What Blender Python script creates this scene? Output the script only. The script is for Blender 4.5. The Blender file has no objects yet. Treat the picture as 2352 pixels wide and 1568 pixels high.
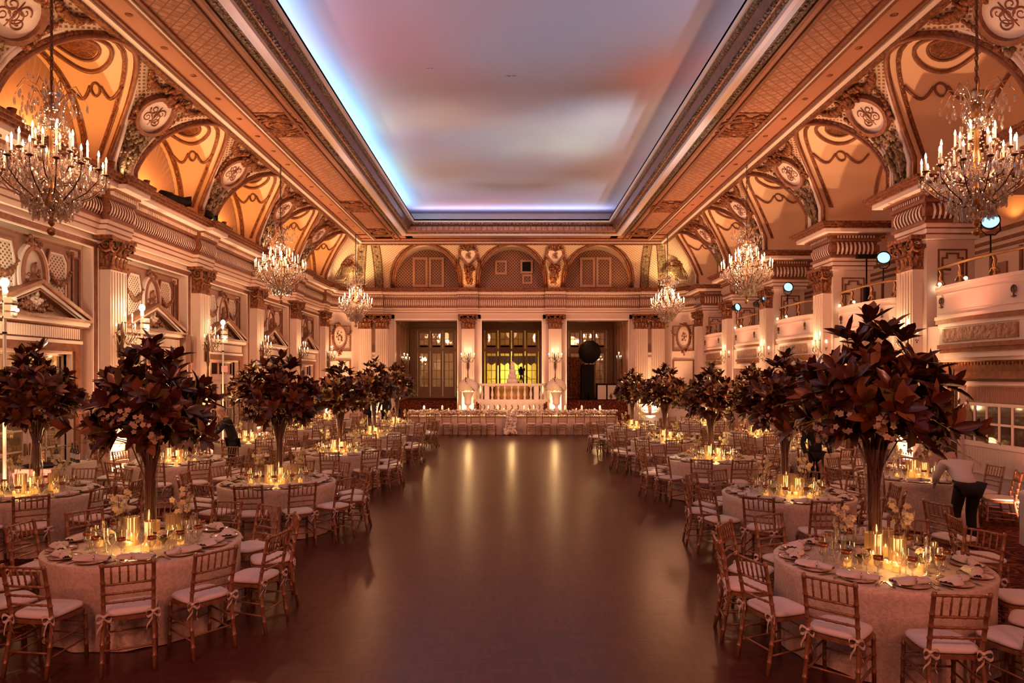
AMB, EXPO = .17, -0.04
E_UP, E_LUN, E_CH, E_SC, E_TB, E_ST, E_CV, E_MW, E_EN, E_FL, E_EW, E_PN = 560, 95, 110, 13, 5.0, 40, 320, 720, 760, 60, 2000, 3200
import bpy, math, random
from mathutils import Vector, Matrix
random.seed(11)
R_ = random.random
U_ = random.uniform
SC = bpy.context.scene
COL = SC.collection
PI = math.pi
V = Vector
sin, cos = math.sin, math.cos

# ------------------------------------------------------------------ mesh builder
class MB:
    def __init__(s, xf=None):
        s.v = []; s.f = []; s.m = []; s.sm = []; s.k = 0; s.smooth = False; s.xf = xf
    def add(s, vs, fs, k=None, smooth=None):
        b = len(s.v)
        if s.xf: vs = [s.xf(*p) for p in vs]
        s.v.extend([tuple(p) for p in vs])
        k = s.k if k is None else k
        sm = s.smooth if smooth is None else smooth
        for f in fs:
            s.f.append(tuple(i + b for i in f)); s.m.append(k); s.sm.append(sm)
    def box(s, x0, y0, z0, x1, y1, z1, k=None):
        vs = [(x0,y0,z0),(x1,y0,z0),(x1,y1,z0),(x0,y1,z0),(x0,y0,z1),(x1,y0,z1),(x1,y1,z1),(x0,y1,z1)]
        s.add(vs, [(0,3,2,1),(4,5,6,7),(0,1,5,4),(1,2,6,5),(2,3,7,6),(3,0,4,7)], k, False)
    def tube(s, pts, r, n=8, cap=True, k=None, closed=False, smooth=True):
        pts = [V(p) for p in pts]; N = len(pts)
        rs = r if isinstance(r, (list, tuple)) else [r]*N
        vs = []; fs = []
        up = None
        for i, p in enumerate(pts):
            if closed: t = pts[(i+1) % N] - pts[i-1]
            else: t = pts[min(i+1, N-1)] - pts[max(i-1, 0)]
            if t.length < 1e-9: t = V((0,0,1))
            t.normalize()
            if up is None:
                up = V((0,0,1)) if abs(t.z) < .9 else V((1,0,0))
            a = up - t*up.dot(t)
            if a.length < 1e-6: a = t.orthogonal()
            a.normalize(); up = a
            b = t.cross(a)
            for j in range(n):
                an = 2*PI*j/n
                vs.append(p + (a*cos(an) + b*sin(an))*rs[i])
        M = N if closed else N-1
        for i in range(M):
            i2 = (i+1) % N
            for j in range(n):
                j2 = (j+1) % n
                fs.append((i*n+j, i*n+j2, i2*n+j2, i2*n+j))
        if cap and not closed:
            fs.append(tuple(range(n-1, -1, -1))); fs.append(tuple((N-1)*n+j for j in range(n)))
        s.add([tuple(p) for p in vs], fs, k, smooth)
    def lathe(s, prof, n=16, c=(0,0,0), k=None, smooth=True, caps=True, sx=1, sy=1, rib=0):
        vs = []; fs = []
        for (r, z) in prof:
            for j in range(n):
                a = 2*PI*j/n
                rr = r*(1 + (rib if j % 2 else 0))
                vs.append((c[0]+rr*cos(a)*sx, c[1]+rr*sin(a)*sy, c[2]+z))
        P = len(prof)
        for i in range(P-1):
            for j in range(n):
                j2 = (j+1) % n
                fs.append((i*n+j, i*n+j2, (i+1)*n+j2, (i+1)*n+j))
        if caps:
            if prof[0][0] > 1e-4: fs.append(tuple(range(n-1, -1, -1)))
            if prof[-1][0] > 1e-4: fs.append(tuple((P-1)*n+j for j in range(n)))
        s.add(vs, fs, k, smooth)
    def ell(s, c, rx, ry=None, rz=None, n=8, m=5, k=None):
        ry = rx if ry is None else ry; rz = rx if rz is None else rz
        vs = [(c[0], c[1], c[2]-rz)]; fs = []
        for i in range(1, m):
            ph = -PI/2 + PI*i/m
            for j in range(n):
                a = 2*PI*j/n
                vs.append((c[0]+rx*cos(ph)*cos(a), c[1]+ry*cos(ph)*sin(a), c[2]+rz*sin(ph)))
        vs.append((c[0], c[1], c[2]+rz)); T = len(vs)-1
        for j in range(n):
            j2 = (j+1) % n
            fs.append((0, 1+j2, 1+j)); fs.append((T, T-n+j, T-n+j2))
            for i in range(m-2):
                a = 1+i*n
                fs.append((a+j, a+j2, a+n+j2, a+n+j))
        s.add(vs, fs, k, True)
    def prism(s, poly, lo, hi, f=None, k=None):
        """poly of (a,b); f(a,b,c) -> xyz; extruded c from lo to hi"""
        f = f or (lambda a, b, c: (a, b, c))
        n = len(poly)
        vs = [f(a, b, lo) for a, b in poly] + [f(a, b, hi) for a, b in poly]
        fs = [tuple(range(n-1, -1, -1)), tuple(range(n, 2*n))] + [(i, (i+1) % n, n+(i+1) % n, n+i) for i in range(n)]
        s.add(vs, fs, k, False)
    def ring(s, outer, inner, lo, hi, f=None, k=None):
        """closed band between two loops with the same count"""
        f = f or (lambda a, b, c: (a, b, c))
        n = len(outer)
        vs = [f(a, b, lo) for a, b in outer]+[f(a, b, hi) for a, b in outer]+[f(a, b, lo) for a, b in inner]+[f(a, b, hi) for a, b in inner]
        fs = []
        for i in range(n):
            j = (i+1) % n
            fs += [(i, j, n+j, n+i), (n+i, n+j, 3*n+j, 3*n+i), (3*n+i, 3*n+j, 2*n+j, 2*n+i), (2*n+i, 2*n+j, j, i)]
        s.add(vs, fs, k, False)
    def grid(s, fn, nu, nv, k=None, smooth=True, closeu=False):
        """fn(i/nu, j/nv) -> xyz"""
        vs = []; fs = []
        cu = nu if closeu else nu+1
        for i in range(cu):
            for j in range(nv+1): vs.append(tuple(fn(i/nu, j/nv)))
        for i in range(nu):
            i2 = (i+1) % cu
            for j in range(nv):
                fs.append((i*(nv+1)+j, i2*(nv+1)+j, i2*(nv+1)+j+1, i*(nv+1)+j+1))
        s.add(vs, fs, k, smooth)
    def build(s, name, mats, parent=None, loc=None, rz=0):
        me = bpy.data.meshes.new(name)
        me.from_pydata(s.v, [], s.f)
        if not isinstance(mats, (list, tuple)): mats = [mats]
        for m in mats: me.materials.append(m)
        if len(mats) > 1: me.polygons.foreach_set('material_index', [min(x, len(mats)-1) for x in s.m])
        me.polygons.foreach_set('use_smooth', s.sm)
        me.update()
        o = bpy.data.objects.new(name, me); COL.objects.link(o)
        if parent:
            o.parent = parent; CH.setdefault(parent.name, []).append(o)
        if loc is not None: o.location = loc
        if rz: o.rotation_euler = (0, 0, rz)
        return o

def tag(o, label, cat, group=None, kind=None):
    if label: o['label'] = label
    if cat: o['category'] = cat
    if group: o['group'] = group
    if kind: o['kind'] = kind
    return o
def thing(name, label, cat, loc=(0,0,0), rz=0, group=None):
    o = bpy.data.objects.new(name, None); COL.objects.link(o)
    o.location = loc; o.rotation_euler = (0, 0, rz); o.empty_display_size = .1
    return tag(o, label, cat, group)
def struct(name, kidless=None):
    o = bpy.data.objects.new(name, None); COL.objects.link(o); o['kind'] = 'structure'; return o
def S(o):
    o['kind'] = 'structure'; return o
def dup(root, loc, rz=0, label=None, group=None, scale=None):
    kids = {}
    def cp(o, p):
        c = o.copy(); COL.objects.link(c)
        if p: c.parent = p
        for ch in CH.get(o.name, ()): cp(ch, c)
        return c
    r = cp(root, None)
    r.location = loc; r.rotation_euler = (0, 0, rz)
    if scale: r.scale = (scale,)*3 if not isinstance(scale, tuple) else scale
    if label: r['label'] = label
    if group: r['group'] = group
    return r
CH = {}

# ------------------------------------------------------------------ materials
def nodes(name):
    m = bpy.data.materials.new(name); m.use_nodes = True
    nt = m.node_tree
    b = nt.nodes.get('Principled BSDF'); out = nt.nodes.get('Material Output')
    return m, nt, b, out
def rgba(c): return (c[0], c[1], c[2], 1)
def mth(nt, op, a, b=None, c=None):
    n = nt.nodes.new('ShaderNodeMath'); n.operation = op
    for i, x in enumerate((a, b, c)):
        if x is None: continue
        if isinstance(x, (int, float)): n.inputs[i].default_value = x
        else: nt.links.new(x, n.inputs[i])
    return n.outputs[0]
def mixc(nt, fac, a, b):
    n = nt.nodes.new('ShaderNodeMix'); n.data_type = 'RGBA'
    for i, x in ((0, fac), (6, a), (7, b)):
        if isinstance(x, (int, float)): n.inputs[i].default_value = x
        elif isinstance(x, tuple): n.inputs[i].default_value = rgba(x)
        else: nt.links.new(x, n.inputs[i])
    return n.outputs[2]
def objco(nt):
    return nt.nodes.new('ShaderNodeTexCoord').outputs['Object']
def noisef(nt, co, scale, detail=3, rough=.55):
    n = nt.nodes.new('ShaderNodeTexNoise'); n.inputs['Scale'].default_value = scale
    n.inputs['Detail'].default_value = detail; n.inputs['Roughness'].default_value = rough
    nt.links.new(co, n.inputs['Vector']); return n.outputs['Fac']
def ramp(nt, fac, stops):
    n = nt.nodes.new('ShaderNodeValToRGB'); e = n.color_ramp.elements
    e[0].position, e[0].color = stops[0][0], rgba(stops[0][1])
    e[1].position, e[1].color = stops[-1][0], rgba(stops[-1][1])
    for p, c in stops[1:-1]:
        x = e.new(p); x.color = rgba(c)
    nt.links.new(fac, n.inputs[0]); return n.outputs[0]
def bump(nt, b, h, strength, dist=.02):
    n = nt.nodes.new('ShaderNodeBump'); n.inputs['Strength'].default_value = strength; n.inputs['Distance'].default_value = dist
    nt.links.new(h, n.inputs['Height']); nt.links.new(n.outputs[0], b.inputs['Normal'])
def M(name, c, r=.5, metal=0, c2=None, ns=6, bs=0, bst=.3, bd=.01, coat=0, em=None, es=0, spec=.5, sub=0, thr=(.4,.6)):
    m, nt, b, out = nodes(name)
    b.inputs['Base Color'].default_value = rgba(c); b.inputs['Roughness'].default_value = r
    b.inputs['Metallic'].default_value = metal; b.inputs['Coat Weight'].default_value = coat
    b.inputs['Specular IOR Level'].default_value = spec
    if c2 or bs: co = objco(nt)
    if c2:
        f = ramp(nt, noisef(nt, co, ns), [(thr[0], (0,0,0)), (thr[1], (1,1,1))])
        nt.links.new(mixc(nt, f, c, c2), b.inputs['Base Color'])
    if bs: bump(nt, b, noisef(nt, co, bs), bst, bd)
    if em:
        b.inputs['Emission Color'].default_value = rgba(em); b.inputs['Emission Strength'].default_value = es
        m.cycles.emission_sampling = 'NONE'
    return m
def lattice(name, ax, k, lw, cl, cg, r=.6, metal=0, bst=.6, diag=True, c3=None, arc=None):
    """crossing diagonal bars of colour cl over ground cg; ax = two of 'XYZ'"""
    m, nt, b, out = nodes(name)
    sx = nt.nodes.new('ShaderNodeSeparateXYZ'); nt.links.new(objco(nt), sx.inputs[0])
    p, q = sx.outputs[ax[0]], sx.outputs[ax[1]]
    if arc: q = mth(nt, 'SUBTRACT', q, mth(nt, 'ABSOLUTE', sx.outputs[arc]))
    if diag: p, q = mth(nt, 'ADD', p, q), mth(nt, 'SUBTRACT', p, q)
    ls = []
    for w in (p, q):
        f = mth(nt, 'FRACT', mth(nt, 'MULTIPLY', w, k))
        d = mth(nt, 'ABSOLUTE', mth(nt, 'SUBTRACT', f, .5))
        ls.append(mth(nt, 'GREATER_THAN', d, .5-lw/2))
    l = mth(nt, 'MAXIMUM', ls[0], ls[1])
    g = cg
    if c3:
        f3 = ramp(nt, noisef(nt, objco(nt), k*1.7, 2), [(.45, (0,0,0)), (.55, (1,1,1))]); g = mixc(nt, f3, cg, c3)
    nt.links.new(mixc(nt, l, g, cl), b.inputs['Base Color'])
    b.inputs['Roughness'].default_value = r; b.inputs['Metallic'].default_value = metal
    bump(nt, b, l, bst, .02)
    return m
def thin_glass(name, gl=.22, tint=(1,1,1), diff=0, dc=(1,1,1), rough=.03):
    m, nt, b, out = nodes(name)
    nt.nodes.remove(b)
    t = nt.nodes.new('ShaderNodeBsdfTransparent'); t.inputs[0].default_value = rgba(tint)
    g = nt.nodes.new('ShaderNodeBsdfGlossy'); g.inputs['Roughness'].default_value = rough
    lw = nt.nodes.new('ShaderNodeLayerWeight'); lw.inputs[0].default_value = .35
    f = mth(nt, 'ADD', mth(nt, 'MULTIPLY', lw.outputs['Facing'], .75), gl*.25)
    mx = nt.nodes.new('ShaderNodeMixShader')
    nt.links.new(f, mx.inputs[0]); nt.links.new(t.outputs[0], mx.inputs[1]); nt.links.new(g.outputs[0], mx.inputs[2])
    last = mx.outputs[0]
    if diff:
        d = nt.nodes.new('ShaderNodeBsdfTranslucent'); d.inputs[0].default_value = rgba(dc)
        m2 = nt.nodes.new('ShaderNodeMixShader'); m2.inputs[0].default_value = diff
        nt.links.new(last, m2.inputs[1]); nt.links.new(d.outputs[0], m2.inputs[2]); last = m2.outputs[0]
    nt.links.new(last, out.inputs[0])
    return m
def glow(name, c, st):
    m, nt, b, out = nodes(name); nt.nodes.remove(b)
    e = nt.nodes.new('ShaderNodeEmission'); e.inputs[0].default_value = rgba(c); e.inputs[1].default_value = st
    nt.links.new(e.outputs[0], out.inputs[0]); m.cycles.emission_sampling = 'NONE'
    return m

CREAM = M('cream_plaster', (.80,.655,.59), .55, bs=3, bst=.15)
CREAM2 = M('cream_paint_gloss', (.84,.70,.63), .4)
BROWN = M('bronze_trim', (.20,.078,.045), .40, metal=.25, c2=(.28,.115,.065), ns=9, bs=45, bst=.5)
BRONZE = M('gilded_ornament', (.36,.15,.07), .30, metal=.6, c2=(.14,.05,.028), ns=16, bs=30, bst=.9, bd=.03)
GILT = M('antique_gilt_relief', (.36,.27,.17), .38, metal=.5, c2=(.10,.06,.04), ns=22, bs=26, bst=1, bd=.04, thr=(.42,.55))
GREENISH = M('verdigris_ornament', (.36,.27,.16), .45, metal=.35, c2=(.16,.10,.06), ns=14, bs=20, bst=1, bd=.04)
TAUPE = M('taupe_panel', (.36,.20,.145), .55)
DARKPANEL = M('dark_oxblood_panel', (.12,.045,.035), .5)
WHITE = M('white_moulding', (.86,.765,.735), .4)
FAN = M('pleated_fabric', (.80,.52,.36), .8)
VAULT = M('ivory_vault_paint', (.84,.60,.42), .6)
COVELAT = lattice('cove_lattice_plaster', ('Y','Z'), 6.4, .46, (.70,.54,.42), (.24,.12,.075), arc='X')
COVELATX = lattice('end_cove_lattice_plaster', ('X','Z'), 6.4, .46, (.70,.55,.42), (.38,.23,.14), arc='Y')
PANLAT = lattice('wall_lattice_panel', ('Y','Z'), 7.5, .45, (.74,.60,.50), (.10,.04,.03))
PANLATX = lattice('end_wall_lattice_panel', ('X','Z'), 10.5, .52, (.74,.60,.50), (.10,.04,.03))
GRILLE = lattice('organ_grille_mesh', ('X','Z'), 7.0, .34, (.44,.27,.20), (.12,.05,.04))
SOFFIT = lattice('soffit_diaper_plaster', ('X','Y'), 4.4, .16, (.27,.11,.07), (.52,.28,.20), c3=(.40,.19,.13))
SBEAM = M('soffit_beam_paint', (.45,.21,.14), .5)
SOFFITX = SOFFIT
CLOTH = M('champagne_sparkle_cloth', (.66,.52,.42), .48, c2=(.78,.66,.54), ns=34, bs=60, bst=.8, bd=.006, metal=.12)
LINEN = M('ivory_linen', (.82,.74,.66), .75, bs=30, bst=.2)
CUSH = M('ivory_cushion', (.86,.78,.74), .7, bs=12, bst=.15)
WOOD = M('gold_bamboo_wood', (.36,.175,.085), .33, metal=.2, c2=(.27,.12,.06), ns=20, coat=.25)
GLASS = thin_glass('clear_glass', .8)
CRYST = thin_glass('cut_crystal', 1.5, (.97,.93,.88), diff=.22, dc=(.95,.85,.75), rough=.10)
RIBG = thin_glass('ribbed_amber_glass', .8, (1,.93,.8), diff=.34, dc=(.95,.72,.46), rough=.25)
WATER = thin_glass('water', .3, (1,.96,.88))
GOLDRIM = M('gold_rim_band', (.45,.17,.07), .25, metal=.8)
SILVER = M('polished_silver', (.60,.56,.55), .22, metal=1)
CHARGER = M('glass_charger_plate', (.70,.58,.50), .12, coat=.6)
CHINA = M('white_china', (.86,.80,.76), .25)
WAX = M('lit_candle_wax', (.95,.70,.38), .5, em=(1,.52,.13), es=1.9)
WAXD = M('ivory_candle_wax', (.92,.82,.60), .5, em=(1,.66,.28), es=.55)
FLAME = glow('candle_flame', (1,.62,.22), 24)
BULB = glow('flame_bulb', (1,.70,.36), 24)
CANDLE = M('porcelain_candle_sleeve', (.92,.84,.72), .5, em=(1,.66,.34), es=.2)
STAR = glow('white_hot_lamp', (1,.83,.5), 90)
STRING = glow('small_edge_lamp', (1,.78,.48), 22)
COOL = glow('cool_white_lens', (.26,.64,1), 2.8)
BRASS = M('aged_brass', (.40,.22,.09), .3, metal=.85)
IRON = M('dark_bronze_iron', (.14,.075,.045), .4, metal=.6)
BLACK = M('matt_black', (.006,.005,.005), .7, spec=.25)
SUIT = M('black_wool', (.012,.010,.012), .75)
POLE = M('white_enamel_pole', (.80,.74,.66), .35)
def magnolia(name, a, b2, r):
    m, nt, b, out = nodes(name); co = objco(nt)
    f = noisef(nt, co, 5, 2)
    nt.links.new(mixc(nt, ramp(nt, f, [(.35,(0,0,0)),(.65,(1,1,1))]), a, b2), b.inputs['Base Color'])
    b.inputs['Roughness'].default_value = r; b.inputs['Coat Weight'].default_value = .3; b.inputs['Coat Roughness'].default_value = .14
    return m
LEAF = magnolia('magnolia_leaf_top', (.062,.012,.006), (.095,.026,.010), .30)
LEAFB = magnolia('magnolia_leaf_underside', (.27,.105,.036), (.17,.055,.02), .40)
LEAFG = magnolia('magnolia_leaf_green', (.07,.045,.012), (.11,.075,.02), .33)
BARK = M('branch_bark', (.15,.055,.035), .6, bs=20, bst=.6)
ORCHID = M('orchid_petal', (.74,.66,.44), .6)
ORCHT = M('spray_orchid_petal', (.52,.42,.27), .6)
PETAL = M('white_rose_petal', (.88,.79,.70), .65)
FERN = M('pale_green_foliage', (.34,.32,.10), .6)
STEM = M('green_stem', (.22,.22,.07), .5)
SKIN = M('skin', (.62,.36,.26), .55)
HAIRG = M('grey_hair', (.45,.40,.36), .8)
HAIRD = M('dark_hair', (.05,.03,.02), .7)
SHIRT = M('white_shirt_cotton', (.80,.72,.66), .75)
GOLDF = M('gold_satin_skirt', (.62,.38,.12), .3, metal=.4)
YELLOW = M('lemon_yellow_wall', (.85,.74,.16), .6)
DARKROOM = M('walnut_door_paint', (.34,.19,.12), .5)
DARKTRIM = M('walnut_trim_line', (.10,.045,.028), .5)
MIRROR = M('dark_window_glass', (.05,.03,.025), .05, spec=.9, coat=1)
REDSIGN = M('red_exit_glow', (.6,.08,.05), .5, em=(1,.16,.10), es=1.1)
CAKE = M('cake_icing', (.90,.84,.76), .55)
RELIEF = M('carved_frieze_relief', (.28,.14,.09), .5, metal=.2, c2=(.44,.25,.17), ns=11, bs=11, bst=1, bd=.08)

def floor_mat():
    m, nt, b, out = nodes('fingerblock_parquet')
    co = objco(nt)
    sx = nt.nodes.new('ShaderNodeSeparateXYZ'); nt.links.new(co, sx.inputs[0])
    X, Y = sx.outputs['X'], sx.outputs['Y']
    B = .18
    cx = mth(nt, 'FLOOR', mth(nt, 'DIVIDE', X, B)); cy = mth(nt, 'FLOOR', mth(nt, 'DIVIDE', Y, B))
    par = mth(nt, 'MODULO', mth(nt, 'ABSOLUTE', mth(nt, 'ADD', cx, cy)), 2)
    sel = mth(nt, 'GREATER_THAN', par, .5)
    strip = mth(nt, 'ADD', mth(nt, 'MULTIPLY', sel, X), mth(nt, 'MULTIPLY', mth(nt, 'SUBTRACT', 1, sel), Y))
    k = mth(nt, 'FLOOR', mth(nt, 'DIVIDE', strip, B/5))
    cv = nt.nodes.new('ShaderNodeCombineXYZ')
    for i, s_ in enumerate((mth(nt, 'ADD', cx, mth(nt, 'MULTIPLY', k, .37)), cy, k)): nt.links.new(s_, cv.inputs[i])
    wn = nt.nodes.new('ShaderNodeTexWhiteNoise'); nt.links.new(cv.outputs[0], wn.inputs[0])
    c1 = mixc(nt, wn.outputs[0], (.074,.019,.013), (.115,.033,.022))
    big = ramp(nt, noisef(nt, co, .35, 2), [(.3,(.75,.75,.75)), (.7,(1.1,1.1,1.1))])
    mm = nt.nodes.new('ShaderNodeMix'); mm.data_type = 'RGBA'; mm.blend_type = 'MULTIPLY'; mm.inputs[0].default_value = 1
    nt.links.new(c1, mm.inputs[6]); nt.links.new(big, mm.inputs[7])
    nt.links.new(mm.outputs[2], b.inputs['Base Color'])
    b.inputs['Roughness'].default_value = .30
    b.inputs['Coat Weight'].default_value = .10; b.inputs['Coat Roughness'].default_value = .2; b.inputs['Specular IOR Level'].default_value = .26
    bump(nt, b, noisef(nt, co, 9, 3), .06, .004)
    return m
FLOOR = floor_mat()
def carpet_mat():
    m, nt, b, out = nodes('patterned_red_carpet'); co = objco(nt)
    v = nt.nodes.new('ShaderNodeTexVoronoi'); v.inputs['Scale'].default_value = 2.2; nt.links.new(co, v.inputs['Vector'])
    w = mth(nt, 'SINE', mth(nt, 'MULTIPLY', v.outputs['Distance'], 34))
    f = mth(nt, 'GREATER_THAN', w, .15)
    n = ramp(nt, noisef(nt, co, 7), [(.45,(0,0,0)),(.52,(1,1,1))])
    c = mixc(nt, f, (.10,.018,.014), (.26,.075,.035))
    c = mixc(nt, mth(nt, 'MULTIPLY', n, .5), c, (.04,.02,.018))
    nt.links.new(c, b.inputs['Base Color']); b.inputs['Roughness'].default_value = .95; b.inputs['Specular IOR Level'].default_value = .1
    bump(nt, b, noisef(nt, co, 120, 2), .4, .006)
    return m
CARPET = carpet_mat()
def mural_mat():
    m, nt, b, out = nodes('sky_mural_fresco'); co = objco(nt)
    def fbm(scale, loc, rot=.3):
        mp = nt.nodes.new('ShaderNodeMapping'); nt.links.new(co, mp.inputs[0]); mp.inputs['Scale'].default_value = scale
        mp.inputs['Rotation'].default_value = (0,0,rot); mp.inputs['Location'].default_value = loc
        n = nt.nodes.new('ShaderNodeTexNoise'); n.inputs['Scale'].default_value = 1; n.inputs['Detail'].default_value = 4; n.inputs['Roughness'].default_value = .5
        nt.links.new(mp.outputs[0], n.inputs['Vector']); return n
    wob = nt.nodes.new('ShaderNodeVectorMath'); wob.operation = 'SCALE'; wob.inputs['Scale'].default_value = 3.4
    nt.links.new(fbm((.30,.24,.3), (2,5,0)).outputs['Color'], wob.inputs[0])
    wv = nt.nodes.new('ShaderNodeVectorMath'); wv.operation = 'ADD'; nt.links.new(co, wv.inputs[0]); nt.links.new(wob.outputs[0], wv.inputs[1])
    sp = nt.nodes.new('ShaderNodeSeparateXYZ'); nt.links.new(wv.outputs[0], sp.inputs[0])
    c = mixc(nt, ramp(nt, fbm((.16,.10,.2), (0,0,0)).outputs['Fac'], [(.35,(0,0,0)),(.68,(1,1,1))]), (.42,.54,.80), (.60,.48,.60))
    # painted clouds and a painted-in cyan spotlight pool: centre, half size, colour, strength
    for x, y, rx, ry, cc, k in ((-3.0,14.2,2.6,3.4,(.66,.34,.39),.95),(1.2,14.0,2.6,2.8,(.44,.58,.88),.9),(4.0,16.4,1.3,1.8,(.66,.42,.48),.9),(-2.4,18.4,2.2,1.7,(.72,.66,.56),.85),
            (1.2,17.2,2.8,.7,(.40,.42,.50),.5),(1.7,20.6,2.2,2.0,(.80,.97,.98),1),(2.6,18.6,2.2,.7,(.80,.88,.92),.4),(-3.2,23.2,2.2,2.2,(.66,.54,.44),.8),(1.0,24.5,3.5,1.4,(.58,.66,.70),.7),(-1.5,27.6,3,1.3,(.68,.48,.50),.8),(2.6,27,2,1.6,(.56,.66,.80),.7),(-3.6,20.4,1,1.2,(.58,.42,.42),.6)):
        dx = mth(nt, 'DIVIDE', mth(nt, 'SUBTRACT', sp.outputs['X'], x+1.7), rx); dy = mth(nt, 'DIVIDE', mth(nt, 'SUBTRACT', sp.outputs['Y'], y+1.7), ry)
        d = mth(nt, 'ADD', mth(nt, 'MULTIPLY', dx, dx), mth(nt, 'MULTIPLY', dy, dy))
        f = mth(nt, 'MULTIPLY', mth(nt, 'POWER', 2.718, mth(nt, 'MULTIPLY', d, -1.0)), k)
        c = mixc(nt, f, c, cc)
    nt.links.new(c, b.inputs['Base Color']); b.inputs['Roughness'].default_value = .85; b.inputs['Specular IOR Level'].default_value = .1
    bump(nt, b, noisef(nt, co, 3, 5), .05, .02)
    return m
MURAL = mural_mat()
def sequin_mat():
    m, nt, b, out = nodes('bronze_sequin'); co = objco(nt)
    v = nt.nodes.new('ShaderNodeTexVoronoi'); v.inputs['Scale'].default_value = 16; nt.links.new(co, v.inputs['Vector'])
    nt.links.new(mixc(nt, v.outputs['Distance'], (.55,.22,.08), (.12,.03,.02)), b.inputs['Base Color'])
    b.inputs['Metallic'].default_value = .4; b.inputs['Roughness'].default_value = .3
    bump(nt, b, v.outputs['Distance'], 1, .05); return m
SEQUIN = sequin_mat()

# ------------------------------------------------------------------ lights
LC = {}
def _light(kind, name, loc, power, color):
    l = bpy.data.lights.new(name, kind); l.energy = power; l.color = color
    o = bpy.data.objects.new(name, l); COL.objects.link(o); o.location = loc
    return o, l
def aim(o, t):
    o.rotation_euler = (V(t)-V(o.location)).to_track_quat('-Z', 'Y').to_euler()
def spot(name, loc, t, power, color, ang=60, blend=.6, rad=.05):
    o, l = _light('SPOT', name, loc, power, color); aim(o, t)
    l.spot_size = math.radians(ang); l.spot_blend = blend; l.shadow_soft_size = rad; return o
def point(name, loc, power, color, rad=.1):
    o, l = _light('POINT', name, loc, power, color); l.shadow_soft_size = rad; return o
def area(name, loc, t, power, color, sx, sy):
    o, l = _light('AREA', name, loc, power, color); aim(o, t)
    l.shape = 'RECTANGLE'; l.size = sx; l.size_y = sy; return o
# ================================================================== THE ROOM
H, BAY, Y0, YB = 2.43, 4.01, 14.2, 31.75
COLY = [Y0 + BAY*k for k in range(-3, 5)]        # column centre lines
XC, ZC, XS, ZS = 8.2, 6.45, 6.62, 8.44           # cornice / soffit edge
AR, AZ = 1.57, 6.80                              # arch radius and centre height
YE = 30.5

def cprof(s_): s_ = max(0, min(1, s_)); return max(0, 1-s_**1.5)**(1/1.5)
def covex(z):                                    # cove profile (side)
    return XS + (XC-XS)*cprof((z-ZC)/(ZS-ZC))
def covey(z):
    return YE + (YB-YE)*cprof((z-ZC)/(ZS-ZC))
def archw(z):
    if z <= AZ: return AR
    if z >= AZ+AR: return 0
    return math.sqrt(AR*AR-(z-AZ)**2)

def strip(mb, f, us, z0, z1, o0, o1, k):
    """bar of rectangular section following f(u, o, z)"""
    n = len(us); vs = []
    for u in us: vs += [f(u,o0,z0), f(u,o1,z0), f(u,o1,z1), f(u,o0,z1)]
    fs = [(0,1,2,3), tuple((n-1)*4+i for i in (3,2,1,0))]
    for i in range(n-1):
        for j in range(4):
            fs.append((i*4+j, i*4+(j+1) % 4, i*4+4+(j+1) % 4, i*4+4+j))
    mb.add(vs, fs, k, False)

def entablature(f, segs, parts, dz=0, pitch=.088):
    """segs: list of (list of u, extra offset). parts: dict of MBs"""
    A, FR, DE, CO = parts
    for us, e in segs:
        for z0, z1, o, k in ((5.27,5.36,.02,0),(5.36,5.385,.05,1),(5.385,5.47,.05,0),(5.47,5.495,.08,1),(5.495,5.57,.08,0),(5.57,5.63,.13,1)):
            strip(A, f, us, z0+dz, z1+dz, -.3, o+e, k)
        n = len(us)
        for t in range(4):
            oa = .05+.08*sin(PI*(t+.5)/4)
            strip(FR, f, us, 5.63+dz+.37*t/4, 5.63+dz+.37*(t+1)/4, -.3, oa+e, 1)
        L = 0
        for i in range(n-1): L += (V(f(us[i+1],e,0))-V(f(us[i],e,0))).length
        m = max(1, int(L/pitch))
        for i in range(m):
            u = us[0]+(us[-1]-us[0])*(i+.5)/m; du = (us[-1]-us[0])/m*.22
            vs = []; fs = []
            for t in range(5):
                oo = .065+.085*sin(PI*(.1+.8*t/4))+e; z = 5.66+.31*t/4+dz
                vs += [f(u-du,oo,z), f(u+du,oo,z)]
                if t: fs.append((2*t-2,2*t-1,2*t+1,2*t))
            FR.add(vs, fs, 0, False)
        strip(CO, f, us, 6.0+dz, 6.06+dz, -.3, .15+e, 1)
        strip(DE, f, us, 6.06+dz, 6.15+dz, -.3, .12+e, 1)
        m2 = max(1, int(L/.075))
        for i in range(m2):
            u = us[0]+(us[-1]-us[0])*(i+.5)/m2; du = (us[-1]-us[0])/m2*.3
            strip(DE, f, [u-du,u+du], 6.07+dz, 6.145+dz, .1+e, .19+e, 0)
        for z0, z1, o, k in ((6.15,6.19,.24,1),(6.19,6.28,.44,0),(6.28,6.33,.48,2),(6.33,6.39,.53,2),(6.39,6.45,.58,2)):
            strip(CO, f, us, z0+dz, z1+dz, -.3, o+e, k)

def fL(u, o, z): return (-8.35+o, u, z)
def fR(u, o, z): return (8.35-o, u, z)
def fE(u, o, z): return (u, 31.9-o, z)
def fCL(u, o, z):
    return (-7.1-(1.25-o)*cos(u), 30.55+(1.35-o)*sin(u), z)
def fCR(u, o, z):
    p = fCL(u, o, z); return (-p[0], p[1], p[2])

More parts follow.
